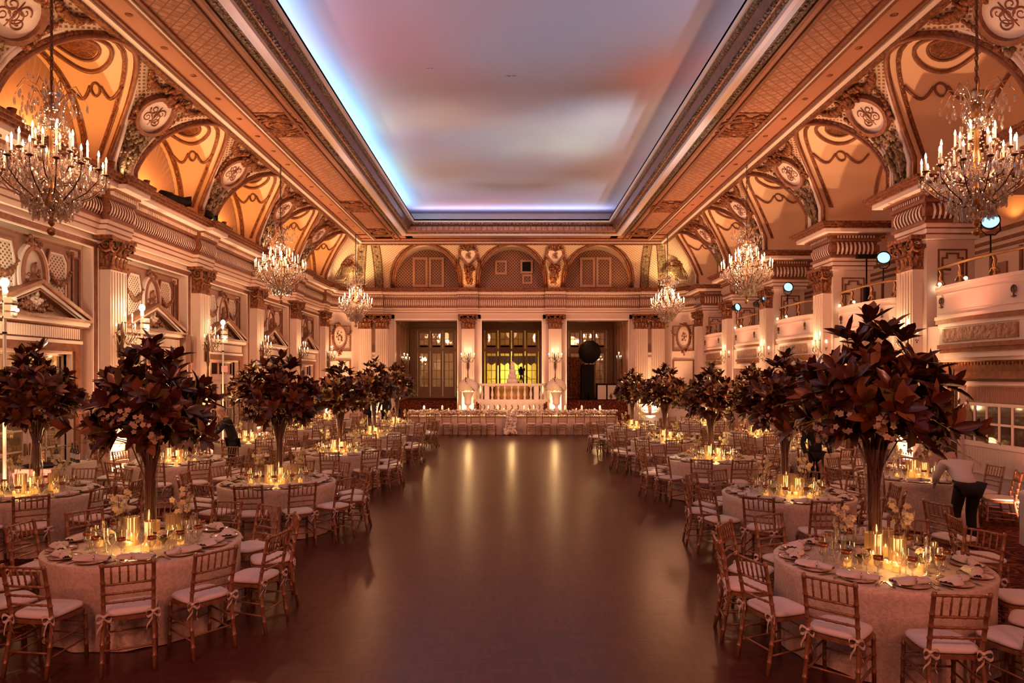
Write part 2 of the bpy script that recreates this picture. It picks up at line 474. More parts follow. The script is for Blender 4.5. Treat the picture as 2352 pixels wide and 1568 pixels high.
def breaks(lo, hi, cs, hw):
    out = []; p = lo
    for c in cs:
        if c-hw > p: out.append(([p, c-hw], 0))
        out.append(([max(lo, c-hw), min(hi, c+hw)], .15)); p = c+hw
    if p < hi: out.append(([p, hi], 0))
    return out
def make_ent(name, f, segs):
    r = struct(name)
    P = [MB(), MB(), MB(), MB()]
    entablature(f, segs, P)
    for mb, nm, ms in zip(P, ('architrave','frieze','dentil_course','cornice'), ([CREAM2,BROWN],[CREAM2,BROWN],[CREAM2,BROWN],[WHITE,BROWN,BRONZE])):
        mb.build(nm, ms, r)
make_ent('trim_1', fL, breaks(2.5, 30.55, COLY, .47))
make_ent('trim_2', fE, breaks(-7.1, 7.1, (-6.42, -2.02, 2.02, 6.42), .47) )
angs = [PI/2*i/10 for i in range(11)]
make_ent('trim_3', fCL, [(angs, 0)])
make_ent('trim_4', fCR, [(angs, 0)])

# ------------------------------------------------------------------ capital and columns, local frame: front is -Y
def acanthus(mb, x, y, z, h, w, out, rz, k=0):
    """a curled leaf standing at x,y,z, curling outwards along direction rz"""
    d = V((cos(rz), sin(rz), 0)); s_ = V((-sin(rz), cos(rz), 0)); b = V((x,y,z))
    def fn(a, t):
        wd = w*(.55+.9*t-1.1*t*t)*(1+.12*sin(t*22))
        zz = h*min(t, .82)/.82 if t < .82 else h*(1-(t-.82)*1.1)
        oo = out*(t**3) + (out*.5*(t-.8) if t > .8 else 0)
        return b + d*(oo+.03*(1-abs(2*a-1))) + s_*((a-.5)*wd) + V((0,0,zz))
    mb.grid(fn, 4, 7, k)
def volute(mb, c, r, ax, k=0, hand=1):
    pts = []
    for i in range(22):
        t = i/21; a = hand*t*2*PI*1.7; rr = r*(1-.8*t)
        p = (rr*cos(a), rr*sin(a))
        off = .02*(t)
        pts.append((c[0]+p[0], c[1]-off, c[2]+p[1]) if ax == 'y' else (c[0]+off*hand, c[1]+p[0], c[2]+p[1]))
    mb.tube(pts, [r*.22*(1-.5*i/21) for i in range(22)], 6, True, k)
def capital(mb, w=.3, d=.28, z0=4.62, hh=.65):
    mb.box(-w,-d,z0,w,0,z0+hh*.75)
    mb.box(-w-.03,-d-.03,z0-.03,w+.03,0,z0+.03)
    for i in range(4):
        x = -w+(2*w)*(i+.5)/4
        acanthus(mb, x, -d, z0+.02, hh*.38, .17, .13, -PI/2)
    for i in range(3):
        x = -w+(2*w)*(i+.5)/3
        acanthus(mb, x, -d, z0+.2, hh*.42, .18, .17, -PI/2)
    for sg in (-1, 1):
        for j in range(2):
            acanthus(mb, sg*w, -d+.07+.13*j, z0+.02+.16*j, hh*.4, .14, .09, 0 if sg > 0 else PI)
        volute(mb, (sg*(w+.02), -d-.07, z0+hh*.72), .15, 'y', 0, sg)
        volute(mb, (sg*(w+.09), -d+.03, z0+hh*.72), .15, 'x', 0, sg)
    mb.ell((0,-d-.08,z0+hh*.78), .07,.05,.07)
    mb.prism([(-w-.16,-d-.13),(-w*.5,-d-.06),(w*.5,-d-.06),(w+.16,-d-.13),(w+.16,0),(-w-.16,0)], z0+hh*.88, z0+hh)
def flutes(mb, w, d, z0, z1, n=6, k=0, side=True):
    mb.box(-w,-d,z0,w,0,z1,k)
    pit = 2*w/n
    for i in range(n+1):
        x = -w+pit*i
        mb.box(max(-w,x-pit*.2),-d-.03,z0+.06,min(w,x+pit*.2),-d,z1-.04,k)
    mb.box(-w-.005,-d-.032,z0,w+.005,0,z0+.07,k); mb.box(-w-.005,-d-.032,z1-.05,w+.005,0,z1,k)
def make_column(w=.29, d=.22):
    r = struct('column')
    a = MB(); flutes(a, w, d, .72, 4.62); a.build('shaft', CREAM2, r)
    c = MB(); c.smooth = True; capital(c, w, d+.03); c.build('capital', BRONZE, r)
    b = MB()
    b.box(-w-.14,-d-.14,0,w+.14,0,.14); b.box(-w-.10,-d-.10,.14,w+.10,0,.52); b.box(-w-.13,-d-.13,.52,w+.13,0,.58)
    b.box(-w-.07,-d-.07,.58,w+.07,0,.66); b.box(-w-.03,-d-.04,.66,w+.03,0,.73)
    b.build('plinth', CREAM, r)
    return r
COL0 = make_column()
first = True
def put_col(loc, rz):
    global first
    if first: COL0.location = loc; COL0.rotation_euler = (0,0,rz); first = False
    else: dup(COL0, loc, rz)
for y in COLY[1:]: put_col((-8.42, y, 0), PI/2)
for x in (-6.8, -6.03, -2.02, 2.02, 6.03, 6.8): put_col((x, 31.9, 0), 0)

# ------------------------------------------------------------------ left wall bay, local frame: front is -Y, x along the wall
def ell_loop(cx, cz, rx, rz, n=28): return [(cx+rx*cos(2*PI*i/n), cz+rz*sin(2*PI*i/n)) for i in range(n)]
def f_xz(a, b, c): return (a, c, b)
def rect_ring(mb, x0, z0, x1, z1, w, y0, y1, k):
    mb.ring([(x0,z0),(x1,z0),(x1,z1),(x0,z1)], [(x0+w,z0+w),(x1-w,z0+w),(x1-w,z1-w),(x0+w,z1-w)], y0, y1, f_xz, k)
def inset(poly, w):
    cx = sum(p[0] for p in poly)/len(poly); cz = sum(p[1] for p in poly)/len(poly)
    ex = max(abs(p[0]-cx) for p in poly); ez = max(abs(p[1]-cz) for p in poly)
    return [(cx+(p[0]-cx)*(ex-w)/ex, cz+(p[1]-cz)*(ez-w)/ez) for p in poly]
def swag(mb, p0, p1, sag, r, n=12, k=0, y=-.05):
    for i in range(n+1):
        t = i/n
        x = p0[0]+(p1[0]-p0[0])*t; z = p0[1]+(p1[1]-p0[1])*t - sag*4*t*(1-t)
        rr = r*(.7+.6*sin(PI*t))*U_(.8,1.2)
        mb.ell((x+U_(-.01,.01), y-rr*.3, z+U_(-.012,.012)), rr, rr*.8, rr, 6, 4, k)
def scrolls(mb, cx, cz, w, h, y, r=.012, k=0, n=1):
    """mirror-image scrollwork filling an oval"""
    for sg in (-1, 1):
        for (ox, oz, rr, a0, tn) in ((.28,.30,.27,0,1.3),(.34,-.22,.30,PI*.9,1.5),(.10,.02,.36,-PI/2,1.0)):
            pts = []
            for i in range(20):
                t = i/19; a = a0+tn*2*PI*t*sg; q = rr*(1-.78*t)
                pts.append((cx+sg*ox*w+q*w*cos(a)*sg, y, cz+oz*h+q*h*sin(a)))
            mb.tube(pts, [r*(1-.4*i/19) for i in range(20)], 5, True, k)
    mb.tube([(cx, y, cz-h*.6), (cx+.03*w, y, cz), (cx, y, cz+h*.62)], [r*.5, r*1.8, r*.5], 5, True, k)
def clump(mb, cx, cz, rx, rz, y, n, r, k=0, dep=.04):
    for i in range(n):
        a = U_(0, 2*PI); q = math.sqrt(R_())
        mb.ell((cx+rx*q*cos(a), y-U_(0,dep), cz+rz*q*sin(a)), r*U_(.6,1.3), r*U_(.5,.9), r*U_(.6,1.3), 6, 4, k)
def french_leaf(parent, x0, x1, z0, z1, y, mats, cols=2, rows=5, kick=.75, lit=None, hand=None):
    m = MB(); st = .10
    m.box(x0,y,z0,x0+st,y+.05,z1); m.box(x1-st,y,z0,x1,y+.05,z1)
    m.box(x0+st,y,z0,x1-st,y+.05,z0+.16); m.box(x0+st,y,z1-.12,x1-st,y+.05,z1)
    zk = z0+kick
    m.box(x0+st,y,zk-.08,x1-st,y+.05,zk+.04); m.box(x0+st,y+.018,z0+.16,x1-st,y+.035,zk-.08)
    gw = x1-x0-2*st
    for i in range(1, cols): m.box(x0+st+gw*i/cols-.014,y+.008,zk,x0+st+gw*i/cols+.014,y+.042,z1-.12)
    for j in range(1, rows):
        z = zk+(z1-.12-zk)*j/rows; m.box(x0+st,y+.008,z-.014,x1-st,y+.042,z+.014)
    leaf = m.build('door_leaf', mats[0], parent)
    g = MB(); g.box(x0+st,y+.022,zk+.02,x1-st,y+.028,z1-.11); g.build('glass', mats[1], leaf)
    if hand is not None:
        h = MB(); h.tube([(hand,y-.05,1.0+z0),(hand,y-.05,1.18+z0)], .012, 6); h.box(hand-.02,y-.02,.98+z0,hand+.02,y,1.2+z0); h.build('door_handle', BRASS, leaf)
    return leaf
def make_bay():
    r = struct('wall_left_panelling')
    w = MB()                                     # wall skin with the recess
    L = BAY/2
    for a, b in ((-L,-1.53),(1.53,L)): w.box(a,0,0,b,.35,5.3,0)
    w.box(-1.53,0,5.1,1.53,.35,5.3,0); w.box(-1.53,.17,3.0,1.53,.35,5.1,0)
    for a, b in ((-1.53,-1.02),(1.02,1.53)): w.box(a,.17,0,b,.35,3.0,0)
    w.build('wall_skin', [CREAM], r)
    fr = MB()
    rect_ring(fr, -1.66, -.2, 1.66, 5.13, .11, -.05, 0, 0)
    rect_ring(fr, -1.69, -.2, 1.69, 5.16, .03, -.06, 0, 1)
    rect_ring(fr, -1.55, -.2, 1.55, 5.02, .025, -.04, 0, 1)
    rect_ring(fr, -1.42, .35, 1.42, 4.93, .035, .14, .17, 0)
    fr.build('bay_frame', [BROWN, WHITE], r)
    d = MB()
    for sg in (-1, 1):
        d.box(sg*1.27-.075,.15,3.62,sg*1.27+.075,.175,4.72,0); rect_ring(d, sg*1.27-.115, 3.58, sg*1.27+.115, 4.76, .035, .13, .17, 1)
    d.build('narrow_panel', [DARKPANEL, BROWN], r)
    up = MB(); up.box(-1.12,.155,3.35,1.12,.172,4.9,0)
    pans = []
    for sg in (-1, 1):
        base = [(.46,3.55),(1.02,3.55),(1.02,4.62),(.90,4.78),(.46,4.78),(.36,4.45),(.36,3.85)]
        poly = [(sg*a, b) for a, b in base]
        up.ring(poly, inset(poly, .05), .105, .16, f_xz, 1); q = inset(poly, .05)
        up.ring(q, inset(q, .045), .12, .16, f_xz, 2); q = inset(q, .045)
        up.prism(q, .14, .158, f_xz, 3)
    up.build('lattice_panel', [TAUPE, BROWN, WHITE, PANLATX], r)
    md = MB(); z = 4.2
    md.ring(ell_loop(0,z,.40,.60), ell_loop(0,z,.34,.54), .07, .16, f_xz, 1)
    md.ring(ell_loop(0,z,.34,.54), ell_loop(0,z,.27,.47), .05, .16, f_xz, 0)
    md.prism(ell_loop(0,z,.27,.47), .11, .16, f_xz, 2)
    md.k = 0
    md.ell((0,.08,z+.14), .07,.05,.10,8,6,0); md.ell((0,.08,z-.12), .13,.05,.17,8,6,0); clump(md, 0, z-.05, .18, .32, .11, 22, .035, 0, .03)
    clump(md, 0, z+.60, .17, .10, .10, 16, .05, 0, .05)
    md.build('medallion', [BROWN, WHITE, CREAM], r)
    gl = MB()
    for sg in (-1, 1):
        swag(gl, (sg*.38, 4.42), (sg*1.04, 4.42), .26, .045, 14, 0, .10); clump(gl, sg*1.06, 4.78, .08, .08, .12, 7, .04); clump(gl, sg*1.06, 3.5, .09, .09, .12, 8, .045)
    gl.build('swag', BROWN, r)
    pe = MB()                                    # pedimented door head
    tri = [(-1.36,3.5),(1.36,3.5),(0,4.06)]
    pe.prism(tri, .10, .17, f_xz, 3)
    for a, b in (((-1.42,3.5),(0,4.08)), ((1.42,3.5),(0,4.08))):
        for dz, th, o, k in ((0,.07,-.10,1),(-.075,.06,-.05,2),(-.13,.03,-.03,1)):
            pe.prism([(a[0],a[1]+dz),(b[0],b[1]+dz),(b[0],b[1]+dz+th),(a[0],a[1]+dz+th)], o, .17, f_xz, k)
    pe.box(-1.42,-.10,3.47,1.42,.17,3.52,1); pe.box(-1.38,-.05,3.39,1.38,.17,3.47,2); pe.box(-1.34,0,3.36,1.34,.17,3.39,1)
    pe.box(-1.24,.04,3.10,1.24,.17,3.36,1)
    for i in range(40):
        x = -1.2+2.4*(i+.5)/40; pe.box(x-.017,.01,3.13,x+.017,.05,3.33,0)
    pe.box(-1.28,.01,3.04,1.28,.17,3.10,2)
    clump(pe, 0, 3.68, .5, .09, .10, 46, .05, 1, .05); clump(pe, 0, 3.78, .14, .13, .08, 16, .05, 0, .06)
    pe.build('door_pediment', [CREAM, BROWN, WHITE, TAUPE], r)
    return r
def make_door(n):
    r = struct('door_%d' % n)
    f = MB()
    rect_ring(f, -1.22, -.3, 1.22, 3.04, .15, .02, .17, 0); rect_ring(f, -1.07, -.3, 1.07, 2.89, .05, .06, .30, 1)
    f.box(-1.02,.16,2.30,1.02,.30,2.42,1)
    f.build('door_frame', [BROWN, CREAM], r)
    return r
BAYS = [(COLY[i]+COLY[i+1])/2 for i in range(len(COLY)-1)]
bay = make_bay(); bay.location = (-8.45, BAYS[1], 0); bay.rotation_euler = (0,0,PI/2)
for yc in BAYS[2:]: dup(bay, (-8.45, yc, 0), PI/2)
dr = make_door(1)
MIRG = thin_glass('door_pane_glass', 1.1, (.85,.75,.6), rough=.02)
french_leaf(dr, -1.02, -.005, .02, 2.30, .20, (CREAM, MIRG), 2, 4, .7, hand=-.07)
french_leaf(dr, .005, 1.02, .02, 2.30, .20, (CREAM, MIRG), 2, 4, .7, hand=.07)
t_ = MB(); t_.box(-1.02,.22,2.42,1.02,.26,2.47); t_.box(-1.02,.22,2.80,1.02,.26,2.86)
for i in range(5): t_.box(-1.02+.51*i-.025,.22,2.42,-1.02+.51*i+.025,.26,2.86)
to = t_.build('transom', CREAM, dr); g_ = MB(); g_.box(-1.0,.238,2.45,1.0,.242,2.82); g_.build('glass', MIRG, to)
dr.location = (-8.45, BAYS[1], 0); dr.rotation_euler = (0,0,PI/2)
for i, yc in enumerate(BAYS[2:]):
    d2 = dup(dr, (-8.45, yc, 0), PI/2); d2.name = 'door_%d' % (i+2)
b = MB(); b.box(-9.9, 6, -.02, -9.8, 31, 3.2); S(b.build('wall_left_corridor', CREAM))
b = MB(); b.box(-9.8, 6, 3.05, -8.80, 31, 3.2); S(b.build('ceiling_corridor', CREAM))
b = MB(); b.box(-8.95, 3, 3.2, -8.81, 30.6, 5.3); b.box(-8.9, 3, 5.31, -8.40, 30.6, 6.2); S(b.build('wall_left', CREAM))

# corner panels (concave corners either side of the end wall)
def corner(f, nm, side):
    r = struct(nm)
    w = MB(); n = 10
    strip(w, f, angs, 0, 5.3, -.25, .0, 0); w.build('wall_skin', CREAM, r)
    p = MB()
    us = [PI/2*(.2+.6*i/8) for i in range(9)]
    def fr(z0, z1, wd, k, o):
        strip(p, f, us, z0, z0+wd, 0, o, k); strip(p, f, us, z1-wd, z1, 0, o, k)
        for a in (0, -1):
            du = PI/2*.035*(1 if a == 0 else -1)
            strip(p, f, sorted([us[a], us[a]+du]), z0, z1, 0, o, k)
    fr(3.55, 4.75, .06, 1, .05); fr(.9, 3.15, .05, 1, .04)
    strip(p, f, us, 3.61, 4.69, 0, .012, 2)
    p.build('corner_panel', [CREAM, BROWN, PANLATX], r)
    m = MB(lambda a, b, c: f(PI/4+a/1.25, -c+.02, b))
    m.ring(ell_loop(0,4.2,.40,.58), ell_loop(0,4.2,.33,.50), -.09, .02, None, 1)
    m.prism(ell_loop(0,4.2,.33,.50), -.04, .02, None, 0)
    m2 = MB(lambda a, y, b: f(PI/4+a/1.25, -y+.0, b))
    clump(m2, 0, 4.2, .16, .3, -.05, 18, .045); clump(m2, 0, 4.78, .2, .08, -.07, 12, .06); clump(m2, 0, 3.5, .12, .16, -.06, 10, .06)
    for sg in (-1, 1): swag(m2, (sg*.3,4.5), (sg*.62,4.5), .2, .045, 8, 0, -.06)
    m.build('medallion', [CREAM, BROWN], r); m2.build('carved_ornament', BROWN, r)
corner(fCL, 'wall_left_corner', -1); corner(fCR, 'wall_right_corner', 1)

# ------------------------------------------------------------------ coves, vaults, arches
def cove_side(sg, y_lo, y_hi):
    m = MB(); nz = 14
    def strip_half(yc, s2):
        def fn(a, b):
            z = ZC+(ZS-ZC)*sin(PI/2*a)
            w0 = archw(z); w = w0+(BAY/2-w0)*b
            return (sg*covex(z), yc+s2*w, z)
        m.grid(fn, nz, 4, 0)
    for yc in BAYS[1:]:
        for s2 in (-1, 1): strip_half(yc, s2)
    return m
def vault(sg, yc, xl, m, bands, rings, discs):
    N = 20
    def P(th, s_, dr=0.):
        """th angle 0..pi from the near spring to the far one, s_ 0 at the cove edge, 1 at the lunette"""
        z = AZ+(AR-dr)*sin(th); u = -(AR-dr)*cos(th)
        x0 = covex(AZ+AR*sin(th))
        return (sg*(x0+(xl-x0)*s_), yc+u, z)
    m.grid(lambda a, b: P(PI*a, b), N, 6, 0)
    for s2 in (-1, 1):                           # stilts below the springing
        m.add([(sg*XC, yc+s2*AR, ZC-.1),(sg*xl, yc+s2*AR, ZC-.1),(sg*xl, yc+s2*AR, AZ),(sg*covex(AZ), yc+s2*AR, AZ)], [(0,1,2,3)], 0, False)
    def band(x0f, wid, dr, k):
        def fn(a, b):
            th = PI*a; xa = covex(AZ+AR*sin(th)); Lx = max(.05, xl-xa)
            return P(th, min(1, (x0f(Lx)+wid*(b-.5))/Lx), dr)
        bands.grid(fn, N, 1, k)
    band(lambda L: .20, .10, .02, 0); band(lambda L: .20, .05, .035, 1)
    band(lambda L: L-.16, .13, .02, 0); band(lambda L: L-.16, .06, .035, 1)
    if xl > 10:
        for xx in (9.45, 10.3, 11.1):
            band(lambda L, xx=xx: L-(xl-xx), .09, .02, 0)
    def mp(th, s_, dr): return P(th, s_, dr)
    Lc = xl-covex(AZ+AR) if xl < 10 else 2.1
    f_ = 1 if xl < 10 else 2.1/(xl-covex(AZ+AR))
    for ra, rb, r in ((.42,.30,.04),(.27,.19,.028)):
        rings.tube([mp(PI/2+ra*cos(t)*1.15, f_*(.5+rb*sin(t)), .03) for t in [2*PI*i/32 for i in range(32)]], r, 6, closed=True)
    vs = [mp(PI/2, f_*.5, .015)]+[mp(PI/2+.24*1.15*cos(t), f_*(.5+.17*sin(t)), .02) for t in [2*PI*i/24 for i in range(24)]]
    discs.add(vs, [(0, 1+i, 1+(i+1) % 24) for i in range(24)], 0, True)
    for s2 in (-1, 1):
        tc = PI/2+s2*.72
        rings.tube([mp(tc+.085*cos(t), f_*(.5+.06*sin(t)), .03) for t in [2*PI*i/16 for i in range(16)]], .022, 5, closed=True)
        for s3 in (-1, 1): rings.tube([mp(tc+s2*(-.04+.16*sin(PI*t)), f_*(.5+s3*(.07+.30*t)), .03) for t in [i/8 for i in range(9)]], .03, 6)
    # moulded edge of the arch
    edge = [P(PI*i/28, 0) for i in range(29)]
    edge = [(edge[0][0], edge[0][1], ZC)]+edge+[(edge[-1][0], edge[-1][1], ZC)]
    return edge
for sg, xl, nm in ((-1, 8.74, 'left'), (1, 12.0, 'right')):
    S(cove_side(sg, 6, 30).build('ceiling_cove_'+nm, COVELAT))
    vm, bd, rg, dc, ed = MB(), MB(), MB(), MB(), MB()
    for yc in BAYS[1:]:
        e = vault(sg, yc, xl, vm, bd, rg, dc)
        ed.tube([(p[0]-sg*.01, p[1], p[2]) for p in e], .05, 6, k=0)
        c_ = (yc, AZ)
        def off(p, d):
            du, dz = p[1]-yc, p[2]-AZ; L = math.hypot(du, dz)
            return (p[0]-sg*.03, yc+du*(1+d/L), p[2]+dz*d/L if dz > 0 else p[2])
        ed.tube([off(p, .10) for p in e], .045, 6, k=1)
        ed.tube([off(p, .17) for p in e], .03, 6, k=1)
        ed.tube([off(p, -.06) for p in e], .05, 6, k=2)
    v = struct('ceiling_vault_'+nm)
    vm.build('vault_shell', VAULT, v); bd.build('painted_band', [BROWN, BRONZE], v); rg.build('moulded_ring', BROWN, v); dc.build('gilded_disc', BRONZE, v)
    S(ed.build('trim_arch_'+nm, [BRONZE, WHITE, BROWN]))
    # pleated lunettes
    ft = MB()
    for yc in BAYS[1:]:
        n = 64; vs = []; zb = 6.5 if sg < 0 else 6.05
        vs.append((sg*(xl-.02), yc, zb))
        for i in range(n+1):
            a = PI*i/n; dd = .06*(i % 2)+U_(0,.02)
            rr = AR+.02
            vs.append((sg*(xl-.03+dd), yc-rr*cos(a), AZ+rr*sin(a)))
        vs.append((sg*(xl-.02), yc-AR, zb)); vs.append((sg*(xl-.02), yc+AR, zb))
        fs = [(0, 1+i, 2+i) for i in range(n)]+[(0, n+2, 1), (0, n+1, n+3)]
        ft.add(vs, fs, 0, False)
    S(ft.build('wall_'+nm+'_lunette', FAN))
b = MB(); b.box(-9.1, 5, 6.1, -8.76, 30.6, 8.9); b.box(-8.9, 5, 6.40, -7.95, 30.6, 6.452); S(b.build('wall_left_upper', CREAM))

# cove ornaments over each pier: cartouche, garlands and acanthus
def cove_frame(sg, yc):
    """local (a along the wall, c outwards, t height along cove) -> xyz"""
    def f(a, c, z):
        s_ = max(0, min(1, (z-ZC)/(ZS-ZC))); x = covex(z)
        nx = max(.001, (x-XS)/(XC-XS))**.5/(XC-XS); nz = s_**.5/(ZS-ZC)
        L = math.hypot(nx, nz) or 1
        return (sg*(x+nx/L*c), yc+a, z+nz/L*c)
    return f
for sg, nm in ((-1,'left'), (1,'right')):
    for y in COLY[1:-1]:
        r = struct('trim_cartouche_'+nm)
        f = cove_frame(sg, y)
        m = MB(f); zc = 7.86
        m.ring(ell_loop(0,zc,.54,.37), ell_loop(0,zc,.45,.30), -.12, .02, f_xz, 0)
        m.prism(ell_loop(0,zc,.45,.30), -.05, .0, f_xz, 1)
        m.build('oval_frame', [BROWN, WHITE], r)
        s2 = MB(f); scrolls(s2, 0, zc, .45, .30, -.065, .014); s2.build('monogram_scrollwork', BROWN, r)
        g = MB(f)
        clump(g, 0, 8.20, .26, .06, -.06, 26, .055, 0, .09); clump(g, 0, 8.28, .5, .04, -.05, 26, .045, 0, .06)
        for s3 in (-1, 1):
            swag(g, (s3*.35,8.26), (s3*1.10,8.34), .10, .05, 14, 0, -.04); clump(g, s3*.52, 7.74, .06, .18, -.05, 14, .05, 0, .05)
            swag(g, (s3*.46,7.6), (s3*.72,8.2), .08, .04, 10, 0, -.04)
        g.build('garland', BRONZE, r)
        h = MB(f)
        for i in range(60):
            z = U_(6.55, 7.5); wd = .14+.24*(z-6.5)/.9
            h.ell((U_(-wd,wd), -U_(.02,.12), z), U_(.03,.065), .04, U_(.04,.08), 6, 4)
        for s3 in (-1, 1):
            h.tube([(s3*.05,-.08,6.55),(s3*.14,-.1,6.8),(s3*.18,-.1,7.05),(s3*.10,-.1,7.2)], [.05,.06,.05,.02], 6)
        h.build('acanthus_base', GREENISH, r)

# end wall cove with three arches and a shaped corner at each side
EX = (-3.93, 0, 3.97)
m = MB()
edges = [-6.62]+[c for c in EX]+[6.62]
def endpt(x, z): return (x, covey(z), z)
for i, c in enumerate(EX):
    lo = -6.62 if i == 0 else (EX[i-1]+c)/2
    hi = 6.62 if i == 2 else (EX[i+1]+c)/2
    for s2, lim in ((-1, lo), (1, hi)):
        def fn(a, b, s2=s2, lim=lim, c=c):
            z = ZC+(ZS-ZC)*sin(PI/2*a); w0 = archw(z)
            x = c+s2*w0; return endpt(x+(lim-x)*b, z)
        m.grid(fn, 14, 6, 0)
for sg in (-1, 1):
    def fn(a, b, sg=sg):
        z = ZC+(ZS-ZC)*sin(PI/2*a); k = cprof(sin(PI/2*a))
        # bottom curve: side wall (8.2,30.24) -> corner arc -> (6.62,31.75)
        t = b
        if t < .15: bx, by = 8.2, 30.24+(30.55-30.24)*t/.15
        elif t < .8:
            q = (t-.15)/.65*PI/2; bx, by = 7.05+1.15*cos(q), 30.55+1.2*sin(q)
        else: bx, by = 7.05+(6.62-7.05)*(t-.8)/.2, YB
        tx, ty = (XS, 30.24+(YE-30.24)*min(1, t/.45))
        return (sg*(tx+(bx-tx)*k), ty+(by-ty)*k, z)
    m.grid(fn, 14, 20, 0)
S(m.build('ceiling_cove_end', COVELATX))
ed, sh, rb = MB(), MB(), MB()
for c in EX:
    e = [(c-AR*cos(PI*i/28), covey(AZ+AR*sin(PI*i/28))-.02, AZ+AR*sin(PI*i/28)) for i in range(29)]
    e = [(c-AR, YB, ZC)]+e+[(c+AR, YB, ZC)]
    ed.tube(e, .06, 6, k=0)
    ed.tube([(c+(p[0]-c)*.955, p[1]+.05, p[2]-.05) for p in e], .05, 6, k=1)
    ed.tube([(c+(p[0]-c)*1.06, p[1]-.03, p[2]+(.09 if p[2] > AZ else 0)) for p in e], .035, 6, k=1)
    sh.grid(lambda a, b: (c-AR*cos(PI*a), covey(AZ+AR*sin(PI*a))*(1-b)+32.5*b, AZ+AR*sin(PI*a)), 20, 2, 0)
    for s2 in (-1, 1): sh.add([(c+s2*AR,YB,ZC-.1),(c+s2*AR,32.5,ZC-.1),(c+s2*AR,32.5,AZ),(c+s2*AR,YB,AZ)], [(0,1,2,3)], 0)
    # soffit crown ornament
    clump_m = MB(); clump(clump_m, c, AZ+AR+.08, .22, .05, covey(8.35)-.05, 14, .05, 0, .05); S(clump_m.build('trim_keystone', BRONZE))
for sg in (-1, 1):
    for x in (6.15, 6.85):                       # painted ribs at the corners
        if x > 6.62:
            p = [(sg*(6.62+.40*cprof(sin(PI/2*i/10))), 30.5+1.22*cprof(sin(PI/2*i/10)), ZC+(ZS-ZC)*sin(PI/2*i/10)) for i in range(11)]
        else: p = [(sg*x, covey(ZC+(ZS-ZC)*sin(PI/2*i/10))-.02, ZC+(ZS-ZC)*sin(PI/2*i/10)) for i in range(11)]
        vs = []; fs = []
        for i, q in enumerate(p):
            vs += [(q[0]-.17, q[1]-.015, q[2]), (q[0]+.17, q[1]-.015, q[2])]
            if i: fs.append((2*i-2,2*i-1,2*i+1,2*i))
        rb.add(vs, fs, 0, True)
        for s2 in (-1, 1): rb.tube([(q[0]+s2*.18, q[1]-.02, q[2]) for q in p], .025, 5, k=1)
        for i in range(22):
            q = p[1+int(i*9/22)]; rb.ell((q[0]+U_(-.08,.08), q[1]-.03, q[2]+U_(-.07,.07)), .045, .03, .05, 6, 4, 0)
S(ed.build('trim_arch_end', [BRONZE, BROWN])); S(sh.build('ceiling_arch_soffit', CREAM)); S(rb.build('trim_rib', [GREENISH, BRONZE]))
for x in (-1.97, 1.98):                          # heart-shaped cartouches between the end arches
    r = struct('trim_cartouche_end')
    m = MB(lambda a, c, z: (x+a, covey(z)-.02+c, z)); zc = 7.85
    hl = [(.30*math.sin(t)**3*1.2, zc+.34*(cos(t)-.36*cos(2*t)-.12*cos(3*t))*.85) for t in [2*PI*i/30 for i in range(30)]]
    m.ring([(a*1.25, zc+(b-zc)*1.22) for a, b in hl], hl, -.14, 0, f_xz, 0); m.prism(hl, -.06, 0, f_xz, 1)
    m.build('heart_frame', [BRONZE, WHITE], r)
    s2 = MB(lambda a, c, z: (x+a, covey(z)-.02+c, z)); scrolls(s2, 0, zc+.02, .22, .22, -.08, .013); s2.build('monogram_scrollwork', BROWN, r)
    g = MB(lambda a, c, z: (x+a, covey(z)-.02+c, z))
    clump(g, 0, 8.25, .34, .07, -.06, 22, .06, 0, .08); clump(g, 0, 7.35, .26, .16, -.06, 34, .06, 0, .1); clump(g, 0, 6.95, .15, .3, -.05, 34, .055, 0, .1)
    for s3 in (-1, 1): swag(g, (s3*.3,8.2), (s3*.62,7.2), .02, .05, 12, 0, -.05)
    g.build('garland', BRONZE, r)
gr = MB()
for c in EX:
    gr.prism([(c-AR,6.3)]+[(c-AR*cos(PI*i/24), AZ+AR*sin(PI*i/24)) for i in range(25)]+[(c+AR,6.3)], 32.3, 32.4, f_xz, 0)
S(gr.build('wall_end_grille', GRILLE))
sh = MB()
for c, hs in ((EX[0], (-.13,)), (EX[2], (-.13,))):
    for s2 in (-1, 1):
        x = c+.0+s2*.38; rect_ring(sh, x-.36, 6.6, x+.36, 8.0, .11, 32.2, 32.31, 0)
for x0, z0, x1, z1, dk in ((-.78,7.2,-.22,7.85,0), (.42,7.25,1.0,7.88,1), (.5,6.75,.98,7.2,0)):
    rect_ring(sh, x0, z0, x1, z1, .09, 32.2, 32.31, 0)
    if dk: sh.box(x0+.08, 32.25, z0+.08, x1-.08, 32.31, z1-.08, 1)
S(sh.build('window_1', [M('shutter_frame_paint', (.56,.36,.27), .5), BLACK]))
# painted urns in the corners of the cove
for sg in (-1, 1):
    mm = MB(); b0 = V((sg*7.42, 30.95, 6.72))
    mm.lathe([(.2,0),(.12,.06),(.06,.12),(.26,.3),(.3,.45),(.24,.6),(.28,.64)], 14, tuple(b0), 0, sy=.4)
    for i in range(46):
        a = U_(0, PI); q = .36*math.sqrt(R_()); mm.ell((b0.x+q*cos(a)*1.1, b0.y-.03-U_(0,.06), b0.z+.64+q*sin(a)*.8), .05,.04,.05, 6, 4, 1)
    for s2 in (-1, 1):
        for i in range(12): mm.ell((b0.x+s2*(.28+.02*i), b0.y-.02, b0.z+.6-.045*i), .05,.03,.05, 6, 4, 2)
    S(mm.build('trim_painted_urn', [GREENISH, BRONZE, GREENISH]))

